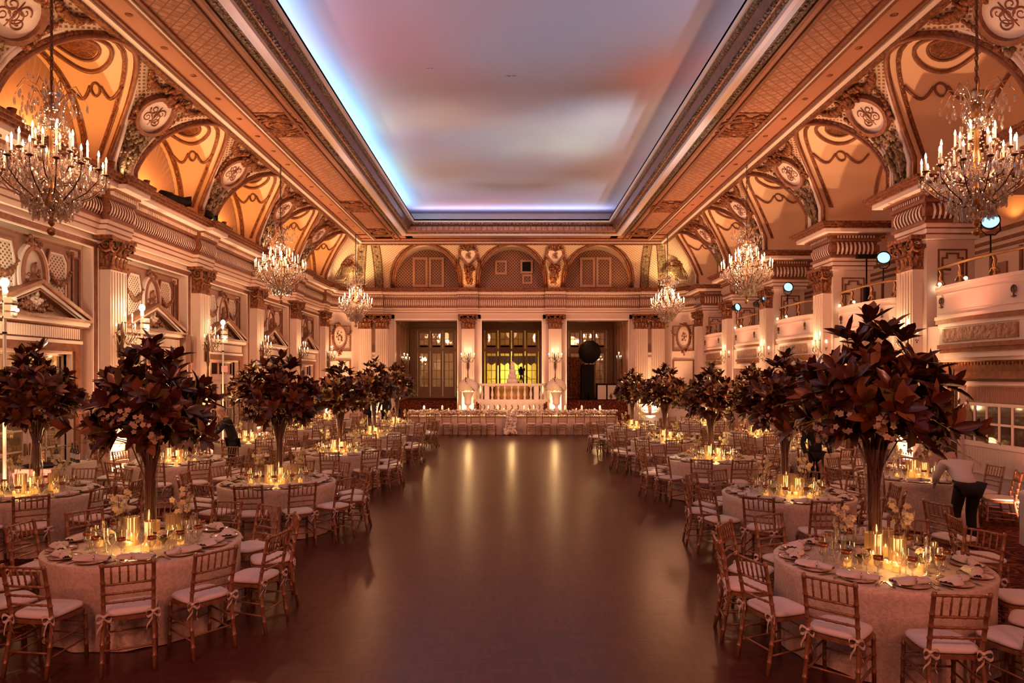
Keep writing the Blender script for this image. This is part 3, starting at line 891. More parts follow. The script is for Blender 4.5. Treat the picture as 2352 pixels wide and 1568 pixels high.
# ------------------------------------------------------------------ end wall with openings, ante-room
m = MB()
for a, b in ((-7.2,-5.47),(-2.49,-1.44),(1.46,2.53),(5.5,7.2)): m.box(a, 31.9, 0, b, 32.35, 5.3)
m.box(-7.2, 31.9, 5.08, 7.2, 32.35, 6.3); S(m.build('wall_end', CREAM))
m = MB()
for a, b in ((-5.47,-2.49),(-1.44,1.46),(2.53,5.5)):
    for x in (a, b):
        s2 = 1 if x == a else -1
        m.box(min(x,x+s2*.05), 31.86, 0, max(x,x+s2*.05), 31.95, 5.08, 0)
    m.box(a, 31.84, 5.0, b, 31.95, 5.08, 0); m.box(a, 31.87, 4.94, b, 31.95, 5.0, 1)
S(m.build('trim_5', [WHITE, DARKTRIM]))
for sg in (-1, 1):                               # niche between the coupled columns
    m = MB(); x = sg*6.415
    m.box(x-.11, 31.86, 3.55, x+.11, 31.9, 4.6, 1); m.box(x-.11, 31.80, 3.40, x+.11, 31.9, 3.5, 0); m.box(x-.11,31.84,3.05,x+.11,31.9,3.28,0)
    S(m.build('wall_end_niche', [WHITE, TAUPE]))
ZP, YR = 1.22, 36.5
m = MB(); m.box(-7.2, 33.0, 0, 7.2, 39, ZP); S(m.build('floor_stage', CARPET))
m = MB()
for i in range(6):
    for a, b in ((-5.47,-2.49),(2.53,5.5)): m.box(a, 31.2+.3*i, 0, b, 33.0, .2*(i+1))
S(m.build('floor_steps', CARPET))
m = MB()
m.box(-7.35, 32.3, 0, -7.2, YR, 5.6, 0); m.box(7.2, 32.3, 0, 7.35, YR, 5.6, 0)
for sg in (-1, 1): m.box(min(sg*5.5,sg*7.2), 32.36, 0, max(sg*5.5,sg*7.2), YR, 5.6, 0)
for xa in (-1.95, 1.95): m.box(xa-.15, 32.35, 0, xa+.15, YR, 5.6, 0)
# pilaster strips and thin lines on the side walls
for sg in (-1, 1):
    for i in range(4):
        y = 32.9+.95*i
        m.box(min(sg*5.38,sg*5.5), y, ZP, max(sg*5.38,sg*5.5), y+.42, 5.3, 0)
        for dx in (.05, .33): m.box(sg*5.375-.01, y+dx, 1.9, sg*5.375+.01, y+dx+.04, 4.9, 1)
S(m.build('wall_anteroom', [DARKROOM, DARKTRIM]))
m = MB(); m.box(-7.3, 32.3, 5.25, 7.3, YR+.1, 5.4); S(m.build('ceiling_anteroom', DARKROOM))
WARMGL = thin_glass('anteroom_pane', 1.0, (.95,.86,.7), rough=.02)
def ante_doors(n, xs, w):
    r = struct('door_%d' % n); fr = MB()
    lo, hi = xs[0], xs[-1]+w
    rect_ring(fr, lo-.14, ZP-.3, hi+.14, 4.95, .12, YR-.12, YR+.02, 0); fr.box(lo-.02,YR-.1,3.72,hi+.02,YR,3.86,0)
    fr.build('door_frame', DARKROOM, r)
    for i, x in enumerate(xs):
        french_leaf(r, x+.01, x+w-.01, ZP+.02, 3.72, YR-.1, (DARKROOM, WARMGL), 2, 4, .55)
        french_leaf(r, x+.01, x+w-.01, 3.86, 4.83, YR-.1, (DARKROOM, WARMGL), 2, 2, .16)
    return r
ante_doors(7, (-5.0, -4.33, -3.66), .65); ante_doors(8, (-1.42, -.70, .02, .74), .68); ante_doors(9, (3.05, 3.72, 4.39), .65)
m = MB(); m.box(-1.7, YR+1.6, ZP-.5, 1.7, YR+1.7, 6, 0); S(m.build('wall_beyond', YELLOW))
m = MB()
for x0 in (-1.35, -.66, .1, .8): m.prism([(x0-.1,3.5),(x0+.62,3.5),(x0+.62,2.95),(x0+.45,3.12),(x0+.25,2.98),(x0+.05,3.12),(x0-.1,2.95)], YR+.9, YR+.95, f_xz, 0)
S(m.build('trim_valance', BLACK))
m = MB(); m.box(-6.5, YR+2.6, ZP-.5, -2.2, YR+2.7, 6); m.box(2.2, YR+2.6, ZP-.5, 6.5, YR+2.7, 6); S(m.build('wall_beyond_side', CREAM))
m = MB()
for a, b in ((-7.2,-5.1),(-2.95,-1.5),(1.5,2.98),(5.1,7.2)): m.box(a, YR-.02, ZP, b, YR+.02, 5.3)
m.box(-7.2, YR, 4.95, 7.2, YR+.15, 5.6)
S(m.build('wall_anteroom_back', DARKROOM))
# ------------------------------------------------------------------ floor
m = MB(); m.box(-4.55, -4, -.05, 4.6, 31.9, 0); S(m.build('floor', FLOOR))
m = MB()
for a, b in ((-9.9,-4.55),(4.6,12.2)): m.box(a, -4, -.05, b, 33.2, .004)
S(m.build('floor_carpet', CARPET))
# ------------------------------------------------------------------ flat soffit round the sky panel
YS = -1.5
sof = struct('ceiling')
pl = MB(); tr = MB(); gd = MB(); bs = MB()
for sg in (-1, 1):
    def sb(x0, x1, z0, z1, mb, k, y0=YS, y1=30.0):
        mb.box(min(sg*x0,sg*x1), y0, z0, max(sg*x0,sg*x1), y1, z1, k)
    sb(6.75, 4.3, 8.44, 8.6, pl, 0, YS, 30.6)
    sb(6.78, 6.66, 8.34, 8.46, tr, 1, YS, 30.5); sb(6.90, 6.78, 8.28, 8.42, gd, 0, YS, 30.5); sb(6.64, 6.58, 8.38, 8.45, tr, 0)
    sb(6.16, 6.08, 8.39, 8.45, tr, 0); sb(6.06, 6.02, 8.36, 8.45, tr, 1); sb(6.0, 5.92, 8.39, 8.45, tr, 0)
    sb(5.16, 5.08, 8.38, 8.45, tr, 0); sb(4.93, 4.86, 8.36, 8.45, tr, 0)
    for i in range(26):                          # small rosettes along the outer beam
        y = 1.0+1.15*i; gd.ell((sg*6.36, y, 8.435), .08,.08,.03, 8, 4)
# end strip
for (y0, y1, z0, z1, k, mb) in ((28.3,30.6,8.44,8.6,0,pl),(30.44,30.56,8.34,8.46,1,tr),(30.56,30.68,8.28,8.42,0,gd),(30.36,30.42,8.38,8.45,0,tr),
                                (29.84,29.9,8.39,8.45,0,tr),(28.96,29.02,8.38,8.45,0,tr)):
    mb.box(-6.7, y0, z0, 6.7, y1, z1, k)
pl.build('soffit_plane', SOFFIT, sof)
# plain margins over the patterned plane
mg = MB()
for sg in (-1, 1):
    for a, b in ((6.62,6.16),(5.08,4.6)): mg.box(min(sg*a,sg*b), YS, 8.425, max(sg*a,sg*b), 29.9, 8.445)
mg.box(-6.6, 29.9, 8.425, 6.6, 30.4, 8.445); mg.box(-4.9, 28.4, 8.425, 4.9, 28.96, 8.445)
mg.build('soffit_margin', SBEAM, sof)
tr.build('moulding', [BROWN, WHITE], sof)
BOSSY = (8.4, 16.4, 24.3)
for sg in (-1, 1):
    for y in BOSSY+(.4, 28.7):
        x = sg*5.55
        mg2 = bs; n = 26
        for r_, w in ((.46,.05),(.34,.035),(.20,.04)):
            bs.tube([(x+r_*1.25*cos(2*PI*i/n), y+r_*cos(0)*sin(2*PI*i/n), 8.42) for i in range(n)], w, 6, closed=True)
        bs.ell((x, y, 8.43), .22,.18,.06, 14, 5)
        for s2 in (-1, 1):
            for s3 in (-1, 1):
                pts = [(x+s2*(.1+.42*t), y+s3*(.52+.10*sin(t*PI*1.5)), 8.42) for t in [i/8 for i in range(9)]]
                bs.tube(pts, [.06*(1-.5*i/8) for i in range(9)], 6)
                for i in range(5): bs.ell((x+s2*U_(.1,.5), y+s3*U_(.5,.66), 8.42), .06,.05,.04, 6, 4)
        gd.box(x-.52, y-.80, 8.42, x+.52, y-.74, 8.45, 0); gd.box(x-.52, y+.74, 8.42, x+.52, y+.80, 8.45, 0)
bs.build('ceiling_boss', BRONZE, sof); gd.build('gilded_edge', BRONZE, sof)
# frame of the sky panel: rising, inward-leaning mouldings
fr = struct('trim_sky_frame')
prof = [(4.86,8.40,0),(4.74,8.36,0),(4.62,8.33,0),(4.50,8.30,1),(4.42,8.31,1),(4.40,8.37,1),(4.36,8.40,0),(4.34,8.46,0),(4.24,8.50,0),(4.21,8.60,2),(4.18,8.68,2),(4.12,8.70,0),(4.10,8.78,0),(4.06,8.79,1),(4.03,8.84,1),(4.03,8.90,1)]
YF = 28.65-4.42                                  # so that the end run sits at y = x + YF
for nm, ks, mt in (('gilt_relief', 0, GILT), ('white_fillet', 1, WHITE), ('dark_cavetto', 2, BROWN)):
    mb = MB()
    for i in range(len(prof)-1):
        a, b_ = prof[i], prof[i+1]
        if b_[2] != ks: continue
        for sg in (-1, 1):
            mb.add([(sg*a[0],YS,a[1]),(sg*a[0],a[0]+YF,a[1]),(sg*b_[0],b_[0]+YF,b_[1]),(sg*b_[0],YS,b_[1])], [(0,1,2,3)])
        mb.add([(-a[0],a[0]+YF,a[1]),(a[0],a[0]+YF,a[1]),(b_[0],b_[0]+YF,b_[1]),(-b_[0],b_[0]+YF,b_[1])], [(0,1,2,3)])
    if ks == 0:                                  # carved beads and leaves of the frame
        for sg in (-1, 1):
            for i in range(230):
                y = .5+28*i/230
                if y < 28.5: mb.ell((sg*4.71, y, 8.345), .045,.05,.03, 6, 4)
                if y < 28.1: mb.ell((sg*4.27, y, 8.475), .05,.045,.04, 6, 4)
        for i in range(76):
            x = -4.5+9*i/75
            mb.ell((x, 28.65+.22, 8.345), .05,.045,.03, 6, 4); mb.ell((x*.94, 28.5, 8.475), .045,.05,.04, 6, 4)
    mb.build(nm, mt, fr)
m = MB()                                          # ledge that hides the cove lamps
for sg in (-1, 1): m.box(min(sg*4.03,sg*4.6), YS, 8.84, max(sg*4.03,sg*4.6), 28.3, 8.90)
m.box(-4.6, 28.26, 8.84, 4.6, 28.8, 8.90)
m.build('cove_ledge', WHITE, fr)
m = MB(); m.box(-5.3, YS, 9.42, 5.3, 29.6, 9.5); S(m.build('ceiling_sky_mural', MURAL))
m = MB()
for sg in (-1, 1): m.box(min(sg*5.2,sg*5.3), YS, 8.5, max(sg*5.2,sg*5.3), 29.6, 9.5)
m.box(-5.3, 29.5, 8.5, 5.3, 29.6, 9.5); S(m.build('ceiling_cove_back', WHITE))
# small painted birds on the mural
m = MB()
for x, y, s in ((-.0,15.9,.16),(.0,26.9,.14),(-1.85,15.5,.12)):
    m.add([(x-s,y,9.41),(x-.3*s,y+.25*s,9.41),(x,y,9.41),(x-.3*s,y+.08*s,9.41),(x+.3*s,y+.2*s,9.41),(x+s,y-.1*s,9.41),(x+.3*s,y+.05*s,9.41)], [(0,1,2,3),(2,4,5,6)])
S(m.build('trim_painted_bird', BLACK))

# ------------------------------------------------------------------ right arcade
def make_pier():
    r = struct('column_pier')
    b = MB(); b.box(8.38,-.42,0,9.35,.42,5.2,0); b.build('pier_body', CREAM, r)
    s_ = MB()
    xf = lambda a, o, z: (8.40+o, a*1.0, z)
    sh = MB(lambda a, o, z: (8.40+o, a, z)); flutes(sh, .29, .20, .72, 4.62); sh.build('shaft', CREAM2, r)
    c = MB(lambda a, o, z: (8.40+o, a, z)); c.smooth = True; capital(c, .29, .22); c.build('capital', BRONZE, r)
    pb = MB(lambda a, o, z: (8.40+o, a, z))
    pb.box(-.43,-.34,0,.43,0,.14); pb.box(-.39,-.30,.14,.39,0,.52); pb.box(-.42,-.33,.52,.42,0,.58); pb.box(-.34,-.26,.58,.34,0,.72); pb.build('plinth', CREAM, r)
    p = MB()                                      # panel with notched corners on the near and far faces
    for s2 in (-1, 1):
        y0, y1 = s2*.42, s2*.445
        def notched(d, q):
            x0, x1, z0, z1 = 8.60+d, 9.19-d, 3.2+d, 4.98-d
            return [(x0+q,z0),(x1-q,z0),(x1-q,z0+q),(x1,z0+q),(x1,z1-q),(x1-q,z1-q),(x1-q,z1),(x0+q,z1),(x0+q,z1-q),(x0,z1-q),(x0,z0+q),(x0+q,z0+q)]
        p.ring(notched(0, .001), notched(.028, .001), min(y0,y1), max(y0,y1), f_xz, 0)
        p.ring(notched(.075, .09), notched(.105, .09), min(y0,y1), max(y0,y1), f_xz, 0)
    p.build('panel_moulding', DARKTRIM if False else BROWN, r)
    e = MB()
    def lay(o, z0, z1, k): e.box(8.36-o,-.48-o,z0,9.37+o,.48+o,z1,k)
    for z0, z1, o, k in ((5.17,5.26,.02,0),(5.26,5.285,.05,1),(5.285,5.37,.05,0),(5.37,5.395,.08,1),(5.395,5.47,.08,0),(5.47,5.53,.13,1)): lay(o, z0, z1, k)
    for t in range(4): lay(.05+.08*sin(PI*(t+.5)/4), 5.53+.36*t/4, 5.53+.36*(t+1)/4, 1)
    lay(.15,5.89,5.95,1); lay(.12,5.95,6.04,1); lay(.24,6.04,6.08,1); lay(.40,6.08,6.17,0); lay(.44,6.17,6.22,2); lay(.49,6.22,6.27,2); lay(.54,6.27,6.33,2)
    e.box(8.2,-.47,6.33,9.4,.47,6.5,0)
    def bars(pf, n, za, zb, od):
        for i in range(n):
            for t in range(4):
                u0 = (i+.28)/n; u1 = (i+.72)/n
                za1 = za+(zb-za)*t/4; zb1 = za+(zb-za)*(t+1)/4
                o0 = .07+.085*sin(PI*(.1+.8*t/4)) if od else .17; o1 = .07+.085*sin(PI*(.1+.8*(t+1)/4)) if od else .17
                e.add([pf(u0,o0,za1),pf(u1,o0,za1),pf(u1,o1,zb1),pf(u0,o1,zb1)], [(0,1,2,3)], 0)
    fn = lambda u, o, z: (8.36-o, -.5+1.0*u, z)
    fs = lambda u, o, z: (8.36+1.0*u, -.48-o, z)
    for pf, n in ((fn, 9), (fs, 9)): bars(pf, n, 5.56, 5.87, True)
    for pf, n in ((fn, 13), (fs, 13)): bars(pf, n, 5.965, 6.03, False)
    e.build('entablature', [WHITE, BROWN, BRONZE], r)
    return r
pier = make_pier(); pier.location = (0, COLY[1], 0)
for y in COLY[2:]: dup(pier, (0, y, 0))

def make_balcony():
    """one balcony front between two piers; origin at the bay centre, x is world x"""
    r = struct('wall_right_balcony')
    def px(u, o):
        a = abs(u)
        if a > 1.28: return 8.62-o*.7
        if a > 1.14: t = (1.28-a)/.14; return 8.62-(.30*math.sqrt(1-(1-t)**2))-o
        return 8.32-.10*(1-(a/1.14)**2)-o
    us = [-1.56,-1.42,-1.28]+[-1.28+.14*i/5 for i in range(1,6)]+[-1.14+2.28*i/14 for i in range(1,15)]+[1.14+.14*i/5 for i in range(1,6)]+[1.42,1.56]
    f = lambda u, o, z: (px(u, o), u, z)
    p = MB()
    strip(p, f, us, 3.55, 4.10, -.12, 0, 0); strip(p, f, us, 4.08, 4.14, -.14, .03, 0); strip(p, f, us, 3.50, 3.56, -.12, .05, 0)
    strip(p, f, us, 3.62, 3.635, -.12, .012, 0); strip(p, f, us, 3.97, 3.985, -.12, .012, 0)
    p.build('parapet', CREAM2, r)
    d = MB()
    strip(d, f, us, 3.42, 3.50, -.1, .03, 1); strip(d, f, us, 3.35, 3.42, -.1, -.02, 0); strip(d, f, us, 3.02, 3.35, -.1, -.05, 0)
    strip(d, f, us[8:-8], 3.07, 3.32, -.06, -.02, 2)
    strip(d, f, us, 2.94, 3.02, -.1, 0, 1); strip(d, f, us, 2.86, 2.94, -.1, -.05, 1); strip(d, f, us, 2.76, 2.86, -.12, -.09, 0)
    d.build('relief_band', [WHITE, BROWN, RELIEF], r)
    c = MB()                                      # small crest on the parapet
    for s2 in (-1, 1):
        x0 = px(.85*1, 0)
        for uu in (-.95, .95):
            c.tube([(px(uu,.02), uu+s2*(.05*sin(t)+.005), 3.86+.06*cos(t)) for t in [PI*i/10 for i in range(11)]], .011, 5)
    for uu in (-.95, .95): c.tube([(px(uu,.02), uu, 3.92),(px(uu,.02), uu, 3.72)], .014, 5); c.tube([(px(uu,.02), uu-.05, 3.74),(px(uu,.02), uu+.05, 3.74)], .012, 5)
    c.build('crest', DARKTRIM, r)
    b = MB(); b.box(8.4,-2.0,2.7,12.1,2.0,3.4,0); b.build('balcony_floor', CREAM, r)
    ra = MB()
    ra.tube([(px(u,-.02)+.02, u, 4.52) for u in us[2:-2]], .028, 8)
    for uu in (-1.2, -.45, .45, 1.2):
        x = px(uu, -.05)+.02
        ra.tube([(x,uu,4.14),(x+.05,uu+.05,4.22),(x-.03,uu-.04,4.33),(x+.04,uu+.03,4.42),(x-.02,uu,4.52)], [.03,.035,.03,.03,.025], 7)
        ra.tube([(x,uu-.11,4.20),(x,uu-.05,4.28),(x,uu+.05,4.28),(x,uu+.11,4.20)], .025, 6)
    ra.build('handrail', BRASS, r)
    w = MB()                                      # wall below
    w.box(8.72,-2.0,0,8.95,-1.72,2.75,0); w.box(8.72,1.62,0,8.95,2.0,2.75,0); w.box(8.72,-1.72,2.45,8.95,1.62,2.75,0)
    w.box(8.66,-2,2.50,8.75,2.0,2.72,1); w.box(8.60,-1.6,2.72,8.75,1.6,2.76,0)
    for i in range(44): w.box(8.645,-1.95+3.9*i/44,2.62,8.67,-1.95+3.9*i/44+.05,2.68,2)
    w.build('lower_wall', [CREAM, BROWN, BRONZE], r)
    return r, px
balc, balpx = make_balcony(); balc.location = (0, BAYS[1], 0)
for yc in BAYS[2:]: dup(balc, (0, yc, 0))
def make_rdoor():
    r = struct('door_10')
    f = MB()
    def rr(y0, z0, y1, z1, w, x0, x1, k):
        f.ring([(y0,z0),(y1,z0),(y1,z1),(y0,z1)], [(y0+w,z0+w),(y1-w,z0+w),(y1-w,z1-w),(y0+w,z1-w)], x0, x1, lambda a, b, c: (c, a, b), k)
    rr(-1.86,-.3,1.32,2.50,.13,8.62,8.75,0); rr(-1.73,-.3,1.19,2.37,.05,8.66,8.78,1); rr(-1.68,-.3,1.14,2.32,.07,8.70,8.86,2)
    f.build('door_frame', [BROWN, DARKTRIM, CREAM], r)
    d = MB()
    d.box(8.80,-1.62,0,8.86,1.10,2.28,0)
    leaf = d.build('door_leaf', CREAM, r)
    g = MB()
    g.box(8.785,-1.50,1.93,8.80,.98,2.22,1)
    for i in range(60): g.box(8.778,-1.50+2.48*i/60,1.93,8.787,-1.50+2.48*(i+.5)/60,2.22,1)
    for i in range(90): g.box(8.783,-1.55+2.62*i/90,.12,8.80,-1.55+2.62*(i+.55)/90,1.08,0)
    g.box(8.77,-1.62,1.86,8.80,1.10,1.92,0); g.box(8.77,-1.62,1.10,8.80,1.10,1.20,0); g.box(8.76,-1.62,.60,8.80,1.10,.63,0)
    g.build('ribbed_panel', [CREAM2, TAUPE], leaf)
    w = MB(); w.box(8.765,-1.62,1.2,8.795,1.1,1.86,1)
    n = 8
    for i in range(n+1):
        y = -1.56+2.6*i/n; w.box(8.75,y-.022,1.2,8.80,y+.022,1.86,0)
    w.box(8.75,-1.6,1.52,8.80,1.08,1.56,0)
    w.build('glazed_row', [CREAM2, MIRROR], leaf)
    p = MB()
    def rp(y0, z0, y1, z1, wd, x, k): p.ring([(y0,z0),(y1,z0),(y1,z1),(y0,z1)], [(y0+wd,z0+wd),(y1-wd,z0+wd),(y1-wd,z1-wd),(y0+wd,z1-wd)], x, 8.74, lambda a, b, c: (c, a, b), k)
    rp(1.36,.45,1.60,2.2,.03,8.70,0); p.box(8.70,1.40,1.55,8.73,1.56,2.12,1); p.box(8.70,1.40,.5,8.73,1.56,1.48,2)
    p.build('side_panel', [WHITE, PANLAT, BROWN], r)
    return r
rd = make_rdoor(); rd.location = (0, BAYS[1], 0)
for i, yc in enumerate(BAYS[2:]):
    d2 = dup(rd, (0, yc, 0)); d2.name = 'door_%d' % (11+i)
m = MB()
m.box(8.95,3,0,9.1,31,3.4,0); m.box(12.0,3,3.3,12.2,31,9,0); m.box(7.3,31.0,3.3,12.1,31.2,9,0) if False else m.box(9.3,31.0,0,12.1,31.2,9,0)
for z0, z1, k in ((5.95,6.05,1),(5.72,5.80,1),(5.55,5.62,1),(4.3,4.36,1)): m.box(11.94,3,z0,12.0,31,z1,k)
for i in range(28): m.box(11.95,4+i,3.6,12.0,4.08+i,5.5,1); m.box(11.95,4.5+i,3.9,12.0,4.8+i,5.2,2) if i % 3 == 0 else None
S(m.build('wall_right', [CREAM, BROWN, TAUPE]))
m = MB(); m.box(9.3,3,6.3,12,31,6.36,0) if False else None
for y in COLY[1:]: m.box(9.36,y-.44,6.3,12.0,y+.44,6.75,0)
S(m.build('trim_gallery_beam', [CREAM]))
# near-side entrance of the gallery: flat back
m = MB(); m.box(8.4,31.0,0,9.4,31.3,9); S(m.build('wall_right_end', CREAM))
# ================================================================== FURNITURE
# ---- bamboo chair: local front (towards the table) is +Y
def bamboo(mb, pts, r, rings, n=8):
    """tube with thin knuckle rings"""
    P = [V(p) for p in pts]
    L = [0]
    for i in range(1, len(P)): L.append(L[-1]+(P[i]-P[i-1]).length)
    T = L[-1]
    def at(s):
        for i in range(1, len(P)):
            if s <= L[i]+1e-9: return P[i-1].lerp(P[i], (s-L[i-1])/max(1e-9, L[i]-L[i-1]))
        return P[-1]
    st = [(0, r), (T, r)] + [(L[i], r) for i in range(1, len(P)-1)]
    for q in rings:
        s = q*T
        st += [(s-.010, r), (s-.004, r*1.28), (s+.004, r*1.28), (s+.010, r)]
    st = sorted([x for x in st if 0 <= x[0] <= T])
    mb.tube([at(s) for s, _ in st], [q for _, q in st], n)
def chair_geo():
    """dictionary of part name -> list of MB"""
    G = {}
    def new(k):
        mb = MB(); G.setdefault(k, []).append(mb); return mb
    bx = .178
    def post(sg, z):                             # centre line of the rear leg and back post
        if z < .43: y = -.255+.075*(z/.43)
        else: y = -.18-.095*((z-.43)/.49)**1.15
        x = sg*(bx+.012*(1-z/.92)) if z < .43 else sg*(bx+.012*(z/.92-.45))
        return (x, y, z)
    for sg in (-1, 1):
        bamboo(new('leg'), [post(sg, z) for z in (0,.15,.3,.43,.55,.7,.8,.92)], .0165, (.12,.27,.50,.62,.72,.82,.975))
        bamboo(new('leg'), [(sg*.185,.19,0),(sg*.182,.175,.43)], .0165, (.3,.62,.9))
    for z in (.895, .735, .655, .58):
        a, b = post(-1, z), post(1, z)
        bamboo(new('back_rail'), [a, (0, a[1]-.012, z+.003), b], .0105, (.2,.4,.6,.8), 6)
    for i in range(5):
        t = (i+1)/6
        a, b = V(post(-1,.735)).lerp(V(post(1,.735)), t), V(post(-1,.895)).lerp(V(post(1,.895)), t)
        bamboo(new('spindle'), [a, (a+b)/2, b], .0075, (.3,.62), 6)
    for z in (.16, .27):
        for sg in (-1, 1): bamboo(new('stretcher'), [post(sg, z), (sg*.185,.185,z+.02)], .009, (.3,.65), 6)
    for z in (.20,): bamboo(new('stretcher'), [post(-1, z), post(1, z)], .009, (.3,.7), 6)
    for z in (.22, .32): bamboo(new('stretcher'), [(-.184,.182,z),(.184,.182,z)], .009, (.3,.7), 6)
    s = new('seat'); n = 28
    def sq(a, w, d): return (w*math.copysign(abs(cos(a))**.5, cos(a)), d*math.copysign(abs(sin(a))**.5, sin(a)))
    lo = [sq(2*PI*i/n, .205-.012*(sin(2*PI*i/n) < 0), .205) for i in range(n)]
    s.prism(lo, .425, .455)
    s2 = new('cushion')
    pr = [(.90,.456),(1.0,.466),(1.015,.48),(.97,.496),(.8,.506),(.4,.512),(0.001,.514)]
    vs = []; fs = []
    for q, z in pr:
        for i in range(n):
            a = sq(2*PI*i/n, .20*q, .20*q); vs.append((a[0], a[1], z))
    for j in range(len(pr)-1):
        for i in range(n): fs.append((j*n+i, j*n+(i+1) % n, (j+1)*n+(i+1) % n, (j+1)*n+i))
    s2.add(vs, fs, 0, True)
    for sg in (-1, 1):
        t = new('tie'); c = V(post(sg,.47))+V((0,-.02,0))
        def rib(pts, w=.011):
            P = [V(p) for p in pts]; v = []; f = []
            for i, p in enumerate(P): v += [p+V((0,0,w)) if i % 1 == 0 else p, p+V((.004,.003,-w))]
            for i in range(len(P)-1): f.append((2*i,2*i+1,2*i+3,2*i+2))
            t.add([tuple(q) for q in v], f, 0, True)
        for s3 in (-1, 1):
            rib([c+V((s3*.055*sin(PI*q/8)*1.0, -.02*sin(PI*q/8), .028*sin(2*PI*q/8)-.012*q/8)) for q in range(9)])
            rib([c+V((s3*(.008+.04*q/6)+.008*sin(q), -.015-.012*sin(q*.9), -.01-.022*q)) for q in range(7)], .010)
        t.ell(tuple(c), .014,.012,.014, 6, 4)
    return G
def chair_full():
    t = thing('chiavari_chair', None, 'chair'); G = chair_geo()
    for k, ms in G.items():
        if k in ('tie',): continue
        for mb in ms: o = mb.build(k, CUSH if k == 'cushion' else WOOD, t)
        if k == 'cushion':
            o['label'] = 'ivory seat cushion'
            for mb in G['tie']: mb.build('tie', CUSH, o)
    return t
def merge(ms):
    r = MB()
    for m in ms:
        b = len(r.v); r.v += m.v; r.f += [tuple(i+b for i in f) for f in m.f]; r.m += m.m; r.sm += m.sm
    return r
def chair_small():
    t = thing('chiavari_chair', None, 'chair'); G = chair_geo()
    merge(G['leg']+G['stretcher']+G['seat']).build('frame', WOOD, t); merge(G['back_rail']+G['spindle']).build('backrest', WOOD, t)
    merge(G['cushion']+G['tie']).build('cushion', CUSH, t); return t

# ---- place setting pieces
def mk(name, cat, builds):
    """builds: list of (part name or None for own mesh, MB, mats, [sub builds])"""
    t = thing(name, None, cat)
    for nm, mb, ms in builds: mb.build(nm, ms, t)
    return t
def goblet():
    a = MB(); a.lathe([(.034,0),(.034,.004),(.008,.010),(.006,.05),(.012,.06),(.030,.075),(.036,.10),(.039,.155)], 14, caps=False)
    r = MB(); r.lathe([(.0392,.138),(.0402,.138),(.0412,.168),(.0395,.168)], 14, caps=False)
    w = MB(); w.lathe([(.001,.066),(.027,.078),(.033,.10),(.035,.125),(.001,.126)], 12, caps=False)
    return mk('water_goblet', 'glass', [('bowl', a, GLASS), ('gold_rim', r, GOLDRIM), ('water', w, WATER)])
def wineglass(h=.20, r=.036):
    a = MB(); a.lathe([(.034,0),(.034,.003),(.006,.008),(.004,h*.48),(.018,h*.52),(r,h*.68),(r*.98,h*.82),(r*.78,h)], 14, caps=False)
    return a
def flute():
    a = MB(); a.lathe([(.03,0),(.03,.003),(.005,.008),(.004,.09),(.014,.105),(.023,.15),(.022,.225)], 12, caps=False); return a
def plate():
    a = MB(); a.lathe([(0.0,.006),(.08,.006),(.09,.004),(.133,.014),(.135,.016)], 28, caps=False); a.lathe([(.08,.001),(.09,.001),(.133,.012)], 28, caps=False)
    b = MB(); b.tube([(.135*cos(2*PI*i/28), .135*sin(2*PI*i/28), .0165) for i in range(28)], .0028, 5, closed=True)
    return mk('charger_plate', 'plate', [('dish', a, CHARGER), ('gilt_edge', b, GOLDRIM)])
def napkin():
    a = MB(); W = [(.0,.055),(.06,.085),(.13,.075),(.165,.026),(.185,.02),(.205,.026),(.25,.05),(.30,.045),(.315,.03)]
    def fn(u, v):
        s = u*(len(W)-1); i = min(int(s), len(W)-2); q = s-i
        x = W[i][0]*(1-q)+W[i+1][0]*q; w = W[i][1]*(1-q)+W[i+1][1]*q
        ang = v*2*PI; h = .016+.010*sin(PI*u)+(.012 if .3 < u < .65 else 0)
        return (x-.16, w*cos(ang), .022+h*max(-.6, sin(ang))+.006*sin(9*cos(ang)+u*4)*(sin(ang) > 0))
    a.grid(lambda v, u: fn(u, v), 22, 16, 0, True, True)
    b = MB(); b.tube([(.025, .026*cos(2*PI*i/16), .027+.024*sin(2*PI*i/16)) for i in range(16)], .0065, 6, closed=True)
    return mk('folded_napkin', 'napkin', [('cloth', a, LINEN), ('napkin_ring', b, SILVER)])
def fork():
    a = MB(); a.box(-.009,-.10,.002,.009,.03,.005); a.box(-.005,-.10,.002,.005,-.02,.006); a.box(-.012,.03,.003,.012,.055,.006)
    for i in range(4): a.box(-.011+.0068*i,.055,.003,-.0085+.0068*i,.10,.006)
    return a
def knife():
    a = MB(); a.box(-.006,-.11,.002,.006,-.01,.008); a.prism([(-.006,-.01),(.008,-.01),(.009,.08),(.002,.11),(-.006,.09)], .002, .005); return a
def spoon():
    a = MB(); a.box(-.005,-.10,.002,.005,.04,.005); a.ell((0,.065,.005), .019,.03,.004, 10, 4); return a
def single(name, mb, m, cat):
    o = mb.build(name, m); return tag(o, None, cat)
P_CHF, P_CHS = chair_full(), chair_small()
P_GOB, P_PLATE, P_NAP = goblet(), plate(), napkin()
P_WINE = single('wine_glass', wineglass(), GLASS, 'glass')
P_WINE2 = single('wine_glass_large', wineglass(.215,.042), GLASS, 'glass'); bpy.data.objects.remove(P_WINE2)
P_FLUTE = single('champagne_flute', flute(), GLASS, 'glass')
P_FORK = single('fork', fork(), SILVER, 'cutlery'); P_KNIFE = single('knife', knife(), SILVER, 'cutlery'); P_SPOON = single('spoon', spoon(), SILVER, 'cutlery')

